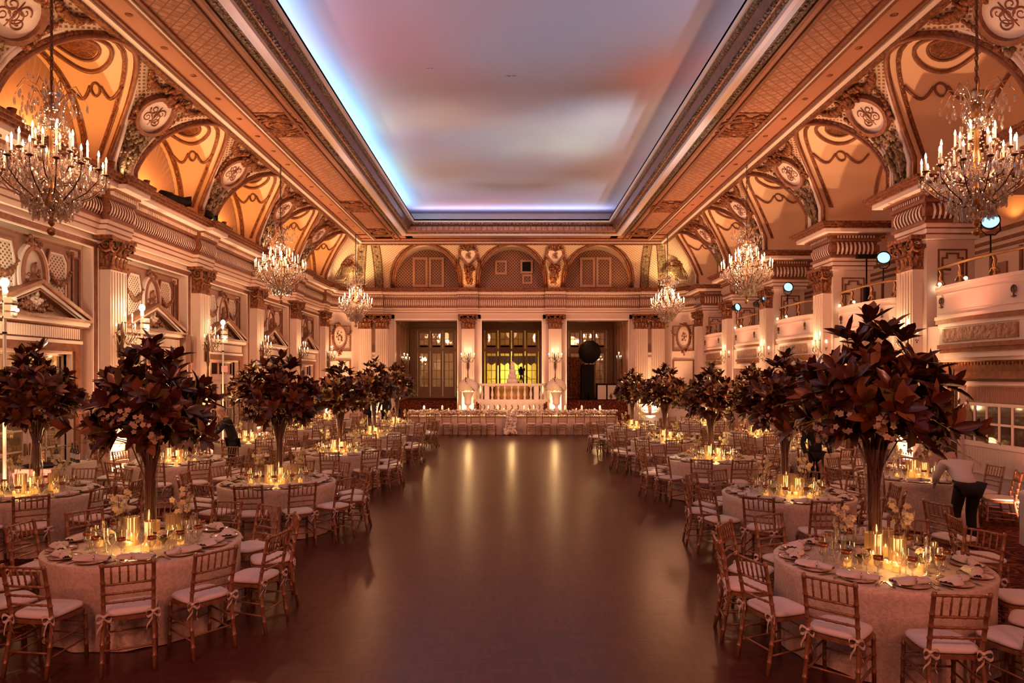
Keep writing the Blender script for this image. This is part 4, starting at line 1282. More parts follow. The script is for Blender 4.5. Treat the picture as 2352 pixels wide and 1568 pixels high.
# ---- table centre pieces
def flame_geo(mb, c, h=.03, r=.006): mb.lathe([(0.0005,0),(r,h*.3),(r*.7,h*.65),(.0005,h)], 8, c, caps=False)
def hurricane():
    a = MB(); a.lathe([(.066,0),(.07,.004),(.072,.27),(.075,.28),(.070,.28),(.067,.012)], 40, caps=False, rib=-.06, smooth=False)
    b = MB(); b.lathe([(.0005,.01),(.036,.01),(.037,.085),(.03,.09),(.004,.083)], 14, caps=False)
    f = MB(); flame_geo(f, (0,0,.088), .035, .008)
    t = thing('ribbed_hurricane_lamp', None, 'candle holder')
    a.build('ribbed_glass', RIBG, t); o = b.build('candle', WAX, t); f.build('flame', FLAME, o); return t
def votive():
    a = MB(); a.lathe([(.03,0),(.034,.003),(.037,.075),(.034,.075),(.031,.008)], 18, caps=False)
    b = MB(); b.lathe([(.0005,.004),(.030,.004),(.031,.05),(.004,.046)], 14, caps=False)
    f = MB(); flame_geo(f, (0,0,.05), .024, .006)
    t = thing('votive_candle', None, 'candle')
    a.build('glass_cup', RIBG, t); o = b.build('candle', WAX, t); f.build('flame', FLAME, o); return t
def floret(mb, p, ax, r, k=0, n=5):
    ax = V(ax).normalized(); a = ax.orthogonal().normalized(); b = ax.cross(a); p = V(p); ph = U_(0, 6)
    for i in range(n):
        t = ph+2*PI*i/n; d = a*cos(t)+b*sin(t); s_ = ax.cross(d)
        mb.add([tuple(p), tuple(p+d*r*.6+s_*r*.42+ax*r*.12), tuple(p+d*r*1.05+ax*r*.05), tuple(p+d*r*.6-s_*r*.42+ax*r*.12)], [(0,1,2,3)], k, False)
    mb.ell(tuple(p+ax*r*.12), r*.18, n=5, m=3, k=k)
def leaf(mb, p, d, up, L, W, k=0, curl=.25):
    d = V(d).normalized(); up = V(up); s_ = d.cross(up)
    if s_.length < 1e-4: s_ = d.orthogonal()
    s_.normalize(); n = s_.cross(d).normalized(); p = V(p); vs = []
    for t, w in ((0,.10),(.22,.72),(.5,1),(.78,.74),(1,.04)):
        c = p+d*(L*t)-n*(L*curl*t*t)
        for q in (-1, 0, 1): vs.append(tuple(c+s_*(q*w*W)+n*(abs(q)*W*.32*w)))
    fs = []
    for i in range(4):
        for j in range(2): fs.append((i*3+j, i*3+j+1, i*3+j+4, i*3+j+3))
    mb.add(vs, fs, k, True)
def orchid_vase():
    t = thing('orchid_bud_vase', None, 'vase of orchids')
    a = MB(); a.lathe([(.03,0),(.03,.004),(.026,.02),(.02,.10),(.026,.20),(.028,.21)], 16, caps=False); a.build('glass_vase', GLASS, t)
    s = MB(); f = MB()
    for i in range(3):
        an = i*2.1; tip = V((.10*cos(an), .10*sin(an), .44+.04*i))
        pts = [V((0,0,.02)).lerp(tip, q/6)+V((0,0,.05*sin(PI*q/6))) for q in range(7)]
        s.tube(pts, .003, 5)
        for q in range(9):
            c = pts[3+int(q/3)]*(1-(q % 3)/3)+pts[min(6, 4+int(q/3))]*((q % 3)/3)
            dr = V((U_(-1,1), U_(-1,1), U_(-.2,.8))).normalized()
            floret(f, c+dr*.028, dr, .033)
    s.build('stem', STEM, t); f.build('blossom', ORCHID, t); return t
def posy_vase():
    t = thing('lily_posy_vase', None, 'vase of flowers')
    a = MB(); a.lathe([(.022,0),(.024,.004),(.03,.06),(.042,.12)], 16, caps=False); a.build('glass_vase', GLASS, t)
    l = MB(); f = MB()
    for i in range(9):
        an = i*2.4; leaf(l, (0,0,.03), (cos(an)*.5, sin(an)*.5, 1), (0,0,1), U_(.10,.14), .014, 0, .35)
    for i in range(3): leaf(l, (0,0,.08), (cos(i*2+1)*.8, sin(i*2+1)*.8, .7), (0,0,1), .15, .035, 1, .2)
    for i in range(9):
        an = i*2.4+.6; d = V((cos(an)*.7, sin(an)*.7, .8)).normalized(); c = V((0,0,.10))+d*.065
        floret(f, c, d, .042, 0, 6)
    l.build('foliage', [FERN, LEAF], t); f.build('blossom', ORCHID, t); return t
P_HUR, P_VOT, P_ORC, P_POSY = hurricane(), votive(), orchid_vase(), posy_vase()

# ---- tall arrangement: origin at the foot of the vase
def arrangement(seed, bulb=False, sx=1.0):
    random.seed(seed)
    t = thing('magnolia_arrangement', None, 'flower arrangement')
    a = MB()
    if bulb: pr = [(.06,0),(.062,.008),(.02,.022),(.018,.05),(.06,.09),(.082,.2),(.085,.34),(.075,.48),(.062,.62),(.06,.72),(.085,.86),(.105,.92)]
    else: pr = [(.075,0),(.077,.01),(.070,.03),(.062,.10),(.058,.30),(.062,.52),(.075,.72),(.10,.86),(.125,.93)]
    a.lathe(pr, 24, caps=False); a.lathe([(0.001,.012),(pr[0][0]*.9,.012)], 20, caps=False); a.build('glass_vase', GLASS, t)
    bk = MB(); lv = MB(); fl = MB(); fr = MB()
    tips = []
    N = 112
    for i in range(N):
        q = (i+.5)/N; zc = 1-1.78*q; an = i*2.39996+U_(-.2,.2)
        rr = math.sqrt(max(0, 1-zc*zc)); k = U_(.66,1.0) if i % 4 else U_(.40,.6)
        R1 = .60*sx
        p = V((R1*rr*cos(an)*k, R1*rr*sin(an)*k, 1.32+.46*zc*k*(1.0 if zc > 0 else .95)))
        ax = V((rr*cos(an), rr*sin(an), zc*.7+.45)).normalized(); tips.append((p, ax))
    for i in range(8):                           # looser branches reaching out and up
        an = U_(0, 2*PI); tips.append((V((.22*cos(an), .22*sin(an), U_(1.72,1.92))), V((.35*cos(an), .35*sin(an), 1))))
    tips += [(V((.04,.02,2.02)), V((.1,0,1))), (V((-.05,-.05,1.92)), V((-.2,-.1,1))), (V((.08,-.02,1.86)), V((.2,-.1,1)))]
    for i in range(4):
        an = U_(0, 2*PI); tips.append((V((.70*sx*cos(an), .70*sx*sin(an), U_(1.08,1.3))), V((cos(an), sin(an), .25))))
    for j, (p, ax) in enumerate(tips):
        n = random.choice((6,7,8)); a0 = U_(0, 6); o1 = ax.orthogonal().normalized(); o2 = ax.cross(o1)
        for i in range(n):
            th = a0+2*PI*i/n; sp = U_(.45,1.15)
            d = (ax*cos(sp)+(o1*cos(th)+o2*sin(th))*sin(sp)).normalized()
            k = 0 if R_() < .66 else (1 if R_() < .62 else 2)
            leaf(lv, p-ax*.03, d, ax, U_(.15,.235), U_(.034,.052), k, U_(-.1,.3))
        if j % 3 == 0:
            b0 = V((U_(-.03,.03), U_(-.03,.03), U_(.03,.2))); m1 = V((p.x*.25, p.y*.25, 1.0))
            bk.tube([b0, V((b0.x*1.2, b0.y*1.2, .6)), m1, p], [.007,.007,.007,.004], 5)
    for i in range(9): 
        an = U_(0,6); bk.tube([(.045*cos(an),.045*sin(an),.02),(.02*cos(an+2),.02*sin(an+2),.5),(.06*cos(an+1),.06*sin(an+1),.95)], [.010,.010,.009], 6)
    for i in range(17):                          # orchid sprays, mostly low and at the sides
        an = U_(0, 2*PI); zc = U_(-.85,.1); rr = math.sqrt(1-zc*zc)
        c = V((.60*sx*rr*cos(an), .60*sx*rr*sin(an), 1.30+.46*zc)); d0 = V((cos(an)*rr, sin(an)*rr, zc*.5))
        for q in range(9): floret(fl, c+V((U_(-.07,.07), U_(-.07,.07), U_(-.08,.08))), d0+V((U_(-.5,.5), U_(-.5,.5), U_(-.3,.6))), U_(.022,.030))
    for i in range(12):                          # fine trailing twigs
        an = U_(0, 2*PI); p0 = V((.4*sx*cos(an), .4*sx*sin(an), U_(1.05,1.35))); d0 = V((cos(an), sin(an), U_(-.3,.15)))
        pts = [p0+d0*(.46*q/6)+V((0,0,-.06*(q/6)**2)) for q in range(7)]
        fr.tube(pts, .002, 4)
        for q in range(12):
            c = pts[1+q//2 if q//2 < 6 else 6]; leaf(fr, c, d0+V((U_(-1,1),U_(-1,1),U_(-.6,.6))), (0,0,1), U_(.03,.05), .010)
    bk.build('branch', BARK, t); o = lv.build('foliage', [LEAF, LEAFB, LEAFG], t); fl.build('orchid_sprays', ORCHT, t); fr.build('twig_sprays', FERN, t)
    return t
TREES = [arrangement(3), arrangement(8), arrangement(21)]
TREEB = arrangement(5, True, .92)
random.seed(5)
def cloth_geo(R=.895, seed=0):
    mb = MB(); rnd = random.Random(seed); n = 120
    ph = [rnd.uniform(0, 6.28) for _ in range(5)]
    def rad(a, t):
        w = .5*sin(14*a+ph[0])+.35*sin(9*a+ph[1])+.3*sin(23*a+ph[2])
        flare = max(0, t-.75)*4
        return R-.018*min(1, t*6)+.022*t*w+.02*flare*flare*(.4+.6*sin(5*a+ph[3]))
    rows = [('t', r) for r in (0.001, .3, .6, .88)]
    vs = []; fs = []
    for r in (.0, .39*R, .78*R, .985*R): vs += [(r*cos(2*PI*i/n), r*sin(2*PI*i/n), .75) for i in range(n)]
    vs += [(R*cos(2*PI*i/n), R*sin(2*PI*i/n), .742) for i in range(n)]
    for j in range(1, 10):
        t = j/9; z = .742*(1-t)+.012
        vs += [(rad(2*PI*i/n, t)*cos(2*PI*i/n), rad(2*PI*i/n, t)*sin(2*PI*i/n), max(.006, z-.01+.012*sin(7*2*PI*i/n+ph[4])*(t > .95))) for i in range(n)]
    nr = len(vs)//n
    for j in range(nr-1):
        for i in range(n): fs.append((j*n+i, j*n+(i+1) % n, (j+1)*n+(i+1) % n, (j+1)*n+i))
    mb.add(vs, fs, 0, True); return mb
CLOTHS = [cloth_geo(seed=i) for i in (1, 2)]
ORD = ['nearest', 'second', 'third', 'fourth', 'fifth', 'sixth', 'seventh', 'eighth', 'ninth', 'tenth', 'eleventh', 'twelfth']
# (description, x, y, tall arrangement, turn of the ring of chairs)
TABS = [
 ('first left table by dance floor', -3.67, 6.86, 0, -8), ('second left table by dance floor', -3.70, 10.8, 1, 2), ('third left table by dance floor', -3.78, 14.95, 2, 9),
 ('fourth left table by dance floor', -3.84, 19.0, 0, 4), ('fifth left table by dance floor', -3.92, 23.2, 1, 12),
 ('first left table along wall', -6.88, 9.8, 3, 6), ('second left table along wall', -6.53, 13.3, None, 11), ('third left table along wall', -6.7, 17.5, 1, 3),
 ('fourth left table along wall', -6.8, 21.9, None, 8), ('fifth left table along wall', -7.0, 26.0, None, 2),
 ('first right table by dance floor', 3.32, 6.17, 2, -10), ('second right table by dance floor', 3.92, 9.7, 0, -6), ('third right table by dance floor', 4.02, 13.7, 1, 5),
 ('fourth right table by dance floor', 3.97, 17.6, 2, -3), ('fifth right table by dance floor', 3.86, 21.7, 0, 7),
 ('first right table along wall', 6.72, 11.4, None, 4), ('second right table along wall', 6.75, 15.6, None, 9), ('third right table along wall', 6.8, 19.2, 1, 0), ('fourth right table along wall', 6.62, 23.7, None, 6)]
used = set()
def put(proto, loc, rz, label, group):
    if proto.name not in used:
        used.add(proto.name); proto.location = loc; proto.rotation_euler = (0,0,rz); tag(proto, label, None, group); return proto
    return dup(proto, loc, rz, label, group)
def where(i, desc, verb='on'):
    return ('nearest the camera ' if i == 0 else ORD[i]+' clockwise from nearest ')+verb+' '+desc
TZ = .7505
cl_used = {}
for ti, (desc, tx, ty, tall, turn) in enumerate(TABS):
    side = 'left' if tx < 0 else 'right'
    random.seed(100+ti)
    ci = ti % 2
    if ci not in cl_used:
        o = CLOTHS[ci].build('tablecloth', CLOTH); cl_used[ci] = o
    else: o = cl_used[ci].copy(); COL.objects.link(o)
    o.location = (tx, ty, 0); o.rotation_euler = (0,0,ti*1.3)
    tag(o, 'floor-length sparkly champagne cloth draped over '+desc, 'tablecloth', 'round table cloths')
    # chairs
    A0 = -PI/2+math.radians(turn)
    for i in range(12):
        a = A0-2*PI*i/12+U_(-.04,.04); rc = 1.145+U_(0,.04)
        x, y = tx+rc*cos(a), ty+rc*sin(a)
        if x < -7.7 or x > 7.95 or (ti == 5 and x < -7.3 and y > 10.5) or (ti == 6 and x < -7.3 and y < 13.0): continue
        if ti == 15 and i in (0, 1, 11): continue
        pr = P_CHF if ty < 12 else P_CHS
        put(pr, (x, y, 0), a+PI/2+U_(-.08,.08), 'gold bamboo chair '+where(i, desc, 'at'), 'gold bamboo chairs')
    near = ty < 12; mid = ty < 18
    for i in range(12):
        a = A0-2*PI*i/12
        ra = V((cos(a), sin(a), 0)); ta = V((-sin(a), cos(a), 0)); c = V((tx, ty, TZ))
        w = where(i, desc)
        def at(r, t): return tuple(c+ra*r+ta*t)
        put(P_PLATE, at(.725, 0), U_(0,3), 'gilt-edged glass plate '+w, 'charger plates')
        put(P_NAP, tuple(V(at(.73+U_(-.02,.02), U_(-.01,.01)))+V((0,0,.013))), a+PI/2+U_(-.35,.35)+(PI if R_() < .3 else 0), 'ringed ivory napkin '+w, 'ivory napkins')
        put(P_GOB, at(.50+U_(-.02,.02), .10), U_(0,3), 'gold-rimmed water goblet '+w, 'gold-rimmed water goblets')
        put(P_WINE, at(.475+U_(-.02,.02), .01), 0, 'clear wine glass '+w, 'wine glasses')
        if mid: put(P_FLUTE, at(.40+U_(-.01,.03), .075), 0, 'champagne flute '+w, 'champagne flutes')
        if near:
            rz = a+PI/2
            put(P_FORK, at(.73, -.158), rz, 'silver fork '+w, 'forks'); put(P_KNIFE, at(.73, .150), rz, 'silver knife '+w, 'knives'); put(P_SPOON, at(.73, .170), rz, 'silver spoon '+w, 'spoons')
    # middle of the table
    q = 0
    cx = [(-.10,-.09,1.0),(.11,-.10,.86)] + ([(.17,.20,.9)] if near else [])
    nm = ['left','right','rear']
    for j, (dx, dy, s) in enumerate(cx):
        o = put(P_HUR, (tx+dx, ty+dy, TZ), 0, nm[j]+' ribbed glass hurricane lamp with lit candle, centre of '+desc, 'ribbed hurricane lamps'); o.scale = (1,1,s)
    for j, (dx, dy) in enumerate(((-.30,-.06),(.30,.04))):
        put(P_ORC, (tx+dx+(.12 if j else 0)*0, ty+dy+.1, TZ), U_(0,6), ('left' if j == 0 else 'right')+' white orchid bud vase on '+desc, 'orchid bud vases')
    for j, (dx, dy) in enumerate(((-.27,-.20),(.28,-.21))):
        put(P_POSY, (tx+dx, ty+dy, TZ), U_(0,6), ('left' if j == 0 else 'right')+' lily posy vase on '+desc, 'lily posies')
    vp = [(0,-.30),(-.06,-.22),(.17,-.32),(.38,-.06),(-.37,-.14),(.1,.3)]
    vn = ['front', 'front inner', 'front right', 'right', 'left', 'rear']
    for j, (dx, dy) in enumerate(vp if mid else vp[:4]):
        put(P_VOT, (tx+dx+U_(-.02,.02), ty+dy+U_(-.02,.02), TZ), 0, vn[j]+' lit votive candle at centre of '+desc, 'votive candles')
    if tall is not None:
        pr = TREEB if tall == 3 else TREES[tall]
        o = put(pr, (tx, ty+.08, TZ), U_(0,6), 'tall dark magnolia arrangement in glass vase on '+desc, 'tall magnolia arrangements')
        s = {10: 1.08, 0: 1.0}.get(ti, U_(.93,1.03)); o.scale = (s,s,U_(.95,1.05)*s)
random.seed(77)
# chairs of a table that stands outside the picture on the right
for j, (x, y, rz, l) in enumerate(((5.05,7.35,-PI/2-.2,'gold bamboo chair turned away at right frame edge, front one'),(5.35,8.25,-PI/2+.3,'gold bamboo chair at right frame edge below the small round side table'))):
    put(P_CHF, (x, y, 0), rz, l, 'gold bamboo chairs')
# small lit table by the right wall
sm = cloth_geo(.35, 9)
for i, p in enumerate(sm.v): sm.v[i] = (p[0], p[1], p[2])
o = sm.build('side_tablecloth', LINEN, None, (7.64, 9.7, 0)); tag(o, 'small round side table cloth glowing warm beside right wall', 'tablecloth')
pl = MB(); pl.lathe([(0,.005),(.10,.006),(.14,.02)], 20, caps=False); o = pl.build('serving_tray', BLACK, None, (7.60, 9.62, .753)); tag(o, 'dark round tray on small side table by right wall', 'tray')
# ================================================================== CHANDELIERS AND WALL LIGHTS
def drop_geo(mb, c, L, r, k=0):
    mb.lathe([(.0004,0),(r*.7,-L*.18),(r,-L*.62),(r*.75,-L*.85),(.0004,-L)], 6, c, k, False, False)
def drop_proto():
    m = MB(); drop_geo(m, (0,0,0), .11, .017); return m
def chandelier():
    """origin at the middle of the body (candle ring height), chain rises to +z 2.42"""
    t = thing('crystal_chandelier', None, 'chandelier')
    ch = MB()
    for i in range(24):
        z = .98+1.42*i/23
        pts = [(.018*cos(2*PI*j/8), 0, z+.038*sin(2*PI*j/8)) if i % 2 else (0, .018*cos(2*PI*j/8), z+.038*sin(2*PI*j/8)) for j in range(8)]
        ch.tube(pts, .007, 5, closed=True)
    ch.tube([(0,0,.95),(0,0,2.46)], .005, 5); ch.build('chain', IRON, t)
    st = MB(); st.lathe([(.01,-.78),(.04,-.74),(.02,-.66),(.06,-.56),(.10,-.44),(.05,-.32),(.03,-.1),(.06,.05),(.03,.2),(.025,.5),(.06,.6),(.09,.68),(.03,.74),(.012,.98)], 14)
    st.ell((0,0,-.84), .05,.05,.055,10,8); st.build('stem', BRASS, t)
    gl = MB(); gl.lathe([(.02,.78),(.12,.86),(.10,.80)], 14, caps=False); gl.build('glass_bowl', CRYST, t); gl = MB(); gl.lathe([(.03,-.25),(.20,-.12),(.24,-.05)], 16, caps=False); gl.build('glass_bowl', CRYST, t); gl = MB(); gl.lathe([(.02,.42),(.10,.46),(.13,.53)], 14, caps=False); gl.build('glass_bowl', CRYST, t)
    arm0 = None; cand0 = None
    tips = []
    for ring_, (n, r, z, off) in enumerate(((14,.58,.0,0),(9,.40,.16,.2),(5,.22,.30,.5))):
        for i in range(n):
            a = off+2*PI*i/n; tips.append((a, r, z))
            m = MB()
            m.tube([(0.03,0,z-.30),(r*.35,0,z-.50+.1*ring_),(r*.75,0,z-.36),(r*.98,0,z-.22),(r,0,z-.12),(r,0,z-.09)], [.010,.009,.008,.007,.007,.010], 6)
            m.lathe([(.008,-.10),(.045,-.08),(.04,-.07),(.014,-.065)], 10, (r,0,z)); o = m.build('arm', IRON, t); o.rotation_euler = (0,0,a)
            if cand0 is None:
                c = MB(); c.lathe([(.013,-.07),(.0125,.07),(.004,.075)], 8); cand0 = c.build('candle', CANDLE, t)
                b = MB(); b.lathe([(.006,.075),(.014,.095),(.010,.125),(.0005,.155)], 8, caps=False); bulb0 = b.build('flame_bulb', BULB, cand0); cd = cand0
            else:
                cd = cand0.copy(); COL.objects.link(cd); cd.parent = t; CH[t.name].append(cd)
                bb = bulb0.copy(); COL.objects.link(bb); bb.parent = cd; CH.setdefault(cd.name, []).append(bb)
            cd.location = (r*cos(a), r*sin(a), z)
    d0 = None
    pend = []
    for a, r, z in tips[:14]:
        for da, dr, dz in ((0,.0,-.16),(.10,.03,-.13),(-.12,-.05,-.2)): pend.append(((r+dr)*cos(a+da), (r+dr)*sin(a+da), z+dz))
    for i in range(20): a = 2*PI*i/20; pend.append((.30*cos(a), .30*sin(a), -.42))
    for i in range(12): a = 2*PI*i/12; pend.append((.16*cos(a), .16*sin(a), -.60))
    for i in range(16): a = 2*PI*i/16; pend.append(((.24+.14*(i % 2))*cos(a), (.24+.14*(i % 2))*sin(a), .72+.05*(i % 2)))
    for p in pend:
        if d0 is None: d0 = drop_proto().build('crystal_drop', CRYST, t); d = d0
        else: d = d0.copy(); COL.objects.link(d); d.parent = t; CH[t.name].append(d)
        d.location = p
    g = MB(); rnd = random.Random(4)
    def chainpts(p, q, sag, n):
        for i in range(n):
            u = i/(n-1); c = V(p).lerp(V(q), u); c.z -= sag*4*u*(1-u); yield c
    lo = [(.58*cos(a), .58*sin(a), -.10) for a, r, z in tips[:14]]
    for i in range(14):
        for c in chainpts(lo[i], lo[(i+1) % 14], .10, 7): g.ell(tuple(c), .014, n=5, m=3)
        for c in chainpts((0.05*cos(tips[i][0]), .05*sin(tips[i][0]), .5), lo[i], .07, 13): g.ell(tuple(c), .012, n=5, m=3)
        for c in chainpts(lo[i], (.05*cos(tips[i][0]), .05*sin(tips[i][0]), -.70), .05, 13): g.ell(tuple(c), .013, n=5, m=3)
    for i in range(420):
        a = rnd.uniform(0, 6.28); z = rnd.uniform(-.62,.05); r = (.56-.53*max(0,-z-.05)**.9)*rnd.uniform(.5,1.0); drop_geo(g, (r*cos(a), r*sin(a), z), rnd.uniform(.06,.12), .015)
    for i in range(150):
        a = rnd.uniform(0, 6.28); z = rnd.uniform(.42,1.0); r = rnd.uniform(.06,.34); drop_geo(g, (r*cos(a), r*sin(a), z), rnd.uniform(.05,.10), .014)
    o = g.build('crystal_strand', CRYST, t); o['kind'] = 'stuff'
    w = MB()
    for i in range(9):
        a = 2*PI*i/9; w.tube([(.03*cos(a),.03*sin(a),.66),(.16*cos(a),.16*sin(a),.90),(.30*cos(a),.30*sin(a),.94),(.38*cos(a),.38*sin(a),.80)], .005, 5)
    w.build('crown_wire', BRASS, t)
    return t
CHP = [(-5.66,8.4,'front left'),(-5.55,16.4,'middle left'),(-5.55,24.3,'far left'),(5.72,8.4,'front right'),(5.65,16.4,'middle right'),(5.55,24.3,'far right')]
chz = 5.02
cp = chandelier()
for i, (x, y, l) in enumerate(CHP):
    lab = 'large crystal chandelier with lit candle bulbs hanging at '+l+' of room'
    if i == 0: cp.location = (x, y, chz+.95); tag(cp, lab, None, 'crystal chandeliers'); 
    else: dup(cp, (x, y, chz+.95), i*.7, lab, 'crystal chandeliers')
for o in [o for o in COL.objects if o.name.startswith('crystal_chandelier')]: o.location.z = chz+.02
# basket chandelier in the gallery
t = thing('basket_chandelier', 'small crystal basket chandelier hanging in the right gallery behind pillar', 'chandelier', (9.95,18.3,6.75))
m = MB(); m.tube([(0,0,.3),(0,0,1.25)], .012, 6); m.lathe([(.02,.3),(.28,.26),(.29,.22),(.27,.22)], 20); m.ell((0,0,1.25),.12,.12,.05); m.build('hanger', IRON, t)
m = MB()
for j in range(7):
    z = .22-.06*j; r = .27*(1-.02*j*j*.5)
    for i in range(22): a = 2*PI*(i+.5*(j % 2))/22; drop_geo(m, (r*cos(a), r*sin(a), z), .07, .018)
m.build('crystal_basket', CRYST, t)
for i in range(7):
    a = 2*PI*i/7; m = MB(); m.ell((.14*cos(a), .14*sin(a), .02+.1*(i % 2)), .022); m.build('bulb', BULB, t)

def sconce(n=5, big=True):
    """local: wall plane y=0, front -Y; origin at arm height"""
    t = thing('wall_sconce', None, 'wall light')
    m = MB(); m.box(-.06,-.03,-.45,.06,0,.25); m.lathe([(.01,-.95),(.035,-.85),(.02,-.6),(.045,-.45),(.03,-.2),(.05,0),(.03,.2),(.012,.3)], 10, (0,-.07,0)); m.build('backplate', IRON, t)
    c0 = None
    for i in range(n):
        a = PI*(.06+.88*i/(n-1)); r = .30 if i % 2 == 0 else .20; z = .12 if i % 2 == 0 else .34
        p = (r*cos(a), -.07-r*sin(a)*.9, z)
        m = MB(); m.tube([(0,-.07,-.05),(p[0]*.5,-.07+(p[1]+.07)*.5,-.18),(p[0]*.95,p[1],-.02),(p[0],p[1],z-.08)], .011, 6); m.lathe([(.008,-.09),(.04,-.07),(.014,-.06)], 9, p); m.build('arm', IRON, t)
        if c0 is None:
            c = MB(); c.lathe([(.013,-.06),(.0125,.06),(.004,.065)], 8); c0 = c.build('candle', CANDLE, t); b = MB(); b.lathe([(.006,.065),(.016,.09),(.011,.12),(.0005,.15)], 8, caps=False); b0 = b.build('flame_bulb', BULB, c0); c = c0
        else:
            c = c0.copy(); COL.objects.link(c); c.parent = t; CH[t.name].append(c); bb = b0.copy(); COL.objects.link(bb); bb.parent = c; CH.setdefault(c.name, []).append(bb)
        c.location = p
    g = MB(); rnd = random.Random(2)
    for i in range(46):
        a = PI*rnd.random(); r = rnd.uniform(.1,.32); drop_geo(g, (r*cos(a), -.07-r*sin(a)*.9, rnd.uniform(-.15,.15)), .07, .014)
    g.build('crystal_strand', CRYST, t)['kind'] = 'stuff'; return t
SCN = sconce(); SCL = []
sc_spots = [(-8.17, y, 3.25, PI/2, 'crystal candle sconce on %s left pilaster from front' % n) for y, n in zip(COLY[3:], ('first','second','third','fourth','fifth'))]
sc_spots += [(-2.02,31.64,3.2,0,'crystal candle sconce on end wall column above left urn'),(2.02,31.64,3.2,0,'crystal candle sconce on end wall column above right urn')]
sc_spots += [(8.62-.24, y, 3.1, -PI/2, 'candle sconce on %s right pillar below the balconies' % n) for y, n in zip(COLY[3:7], ('first','second','third','fourth'))]
sc_spots += [(-5.36,33.1,3.15,PI/2,'candle sconce inside left end opening, nearer one'),(-5.36,34.1,3.15,PI/2,'candle sconce inside left end opening, farther one'),(5.36,33.1,3.2,-PI/2,'candle sconce inside right end opening')]
for i, (x, y, z, rz, l) in enumerate(sc_spots):
    if i == 0: SCN.location = (x,y,z); SCN.rotation_euler = (0,0,rz); tag(SCN, l, None, 'candle sconces')
    else:
        o = dup(SCN, (x,y,z), rz, l, 'candle sconces')
        if i > 10: o.scale = (.75,.75,.75)

# light stands with bright lamp heads
def light_stand():
    t = thing('light_stand', None, 'light stand')
    m = MB(); m.tube([(0,0,.03),(0,0,3.75)], .026, 10); m.build('pole', POLE, t)
    m = MB()
    for z in (3.1,3.35,3.6): m.tube([(0,0,z-.02),(0,0,z+.02)], .032, 10)
    m.build('collar', BLACK, t)
    m = MB(); m.lathe([(.19,0),(.19,.012),(.05,.02),(.03,.06)], 24); m.build('base_plate', BLACK, t)
    for z in (3.38,3.5,3.62):
        m = MB(); m.box(.03,-.07,z-.045,.15,.07,z+.045); m.lathe([(.03,0),(.04,.03),(.038,.034)], 10, (.16,0,z)); m.build('lamp_head', POLE, t)
    m = MB(); m.tube([(0,0,3.7),(0,0,3.82)], .035, 10); m.build('socket', POLE, t)
    m = MB(); m.ell((0,0,3.90), .06,.06,.075,12,8); m.build('lamp', STAR, t); m = MB(); m.ell((.03,-.02,3.76), .035); m.build('lower_lamp', STRING, t)
    m = MB(); m.ell((.22,-.03,3.46), .03); m.tube([(.1,0,3.46),(.22,-.03,3.46)], .008, 5); m.build('small_lamp', STRING, t)
    return t
LS = light_stand()
for i, (x, y, l) in enumerate(((-8.05,10.84,'white pole light stand with dazzling lamp at left frame edge'),(-8.05,14.87,'white pole light stand with dazzling lamp by second left pilaster'),(-8.05,19.04,'white pole light stand in front of third left door'))):
    if i == 0: LS.location = (x,y,.004); tag(LS, l, None, 'pole light stands')
    else: dup(LS, (x,y,.004), -.4*i, l, 'pole light stands')

# cool balcony spotlights
def par_lamp():
    t = thing('balcony_spotlight', None, 'spotlight')
    xf = lambda x, y, z: (x, y, z)
    a = MB(); a.lathe([(.03,-.20),(.09,-.17),(.13,-.02),(.145,.02),(.145,.10),(.13,.10)], 18, caps=False); o = a.build('housing', BLACK, t)
    l = MB(); l.lathe([(.0005,.07),(.09,.062),(.128,.05)], 18); o2 = l.build('lens', COOL, t)
    y = MB(); y.tube([(-.16,0,0),(-.17,.0,-.14),(-.08,0,-.22),(.08,0,-.22),(.17,0,-.14),(.16,0,0)], .012, 6)
    o3 = y.build('yoke', BLACK, t)
    d = V((-.55,-.78,.12)); q = d.to_track_quat('Z', 'Y')
    for ob in (o, o2): ob.rotation_euler = q.to_euler()
    s = MB(); s.tube([(0,0,-.22),(0,0,-.62)], .014, 6); s.build('clamp_post', BLACK, t)
    return t
PAR = par_lamp()
pars = [(8.35,11.9,5.10,'cool white spotlight on nearest right balcony rail'),(8.33,15.3,5.05,'cool white spotlight on second right balcony rail beside pillar'),(8.33,20.6,5.08,'cool white spotlight on third right balcony rail'),(8.2,22.1,4.9,'cool white spotlight by the fourth right pillar capital'),(8.33,25.3,4.95,'cool white spotlight on fourth right balcony rail'),(8.33,23.0,4.85,'dark spotlight hanging low beside middle right chandelier')]
for i, (x, y, z, l) in enumerate(pars):
    if i == 0: PAR.location = (x,y,z); tag(PAR, l, None, 'balcony spotlights')
    else: dup(PAR, (x,y,z), .25*i, l, 'balcony spotlights')
t = thing('tripod_lamp_stand', 'black pole stand with flat lamp on second right balcony', 'light stand', (8.97,17.25,3.405))
m = MB(); m.tube([(0,0,0),(0,0,2.0)], .02, 8); m.build('pole', BLACK, t); m = MB(); m.box(-.25,-.06,1.98,.25,.06,2.08); m.build('lamp_bar', BLACK, t); m = MB(); m.box(-.05,-.05,.9,.05,.05,1.25); m.build('dimmer_pack', BLACK, t)
for j in range(3): m = MB(); a = j*2.1; m.tube([(0,0,.5),(.15*cos(a),.15*sin(a),.01)], .010, 6); m.build('leg', BLACK, t)
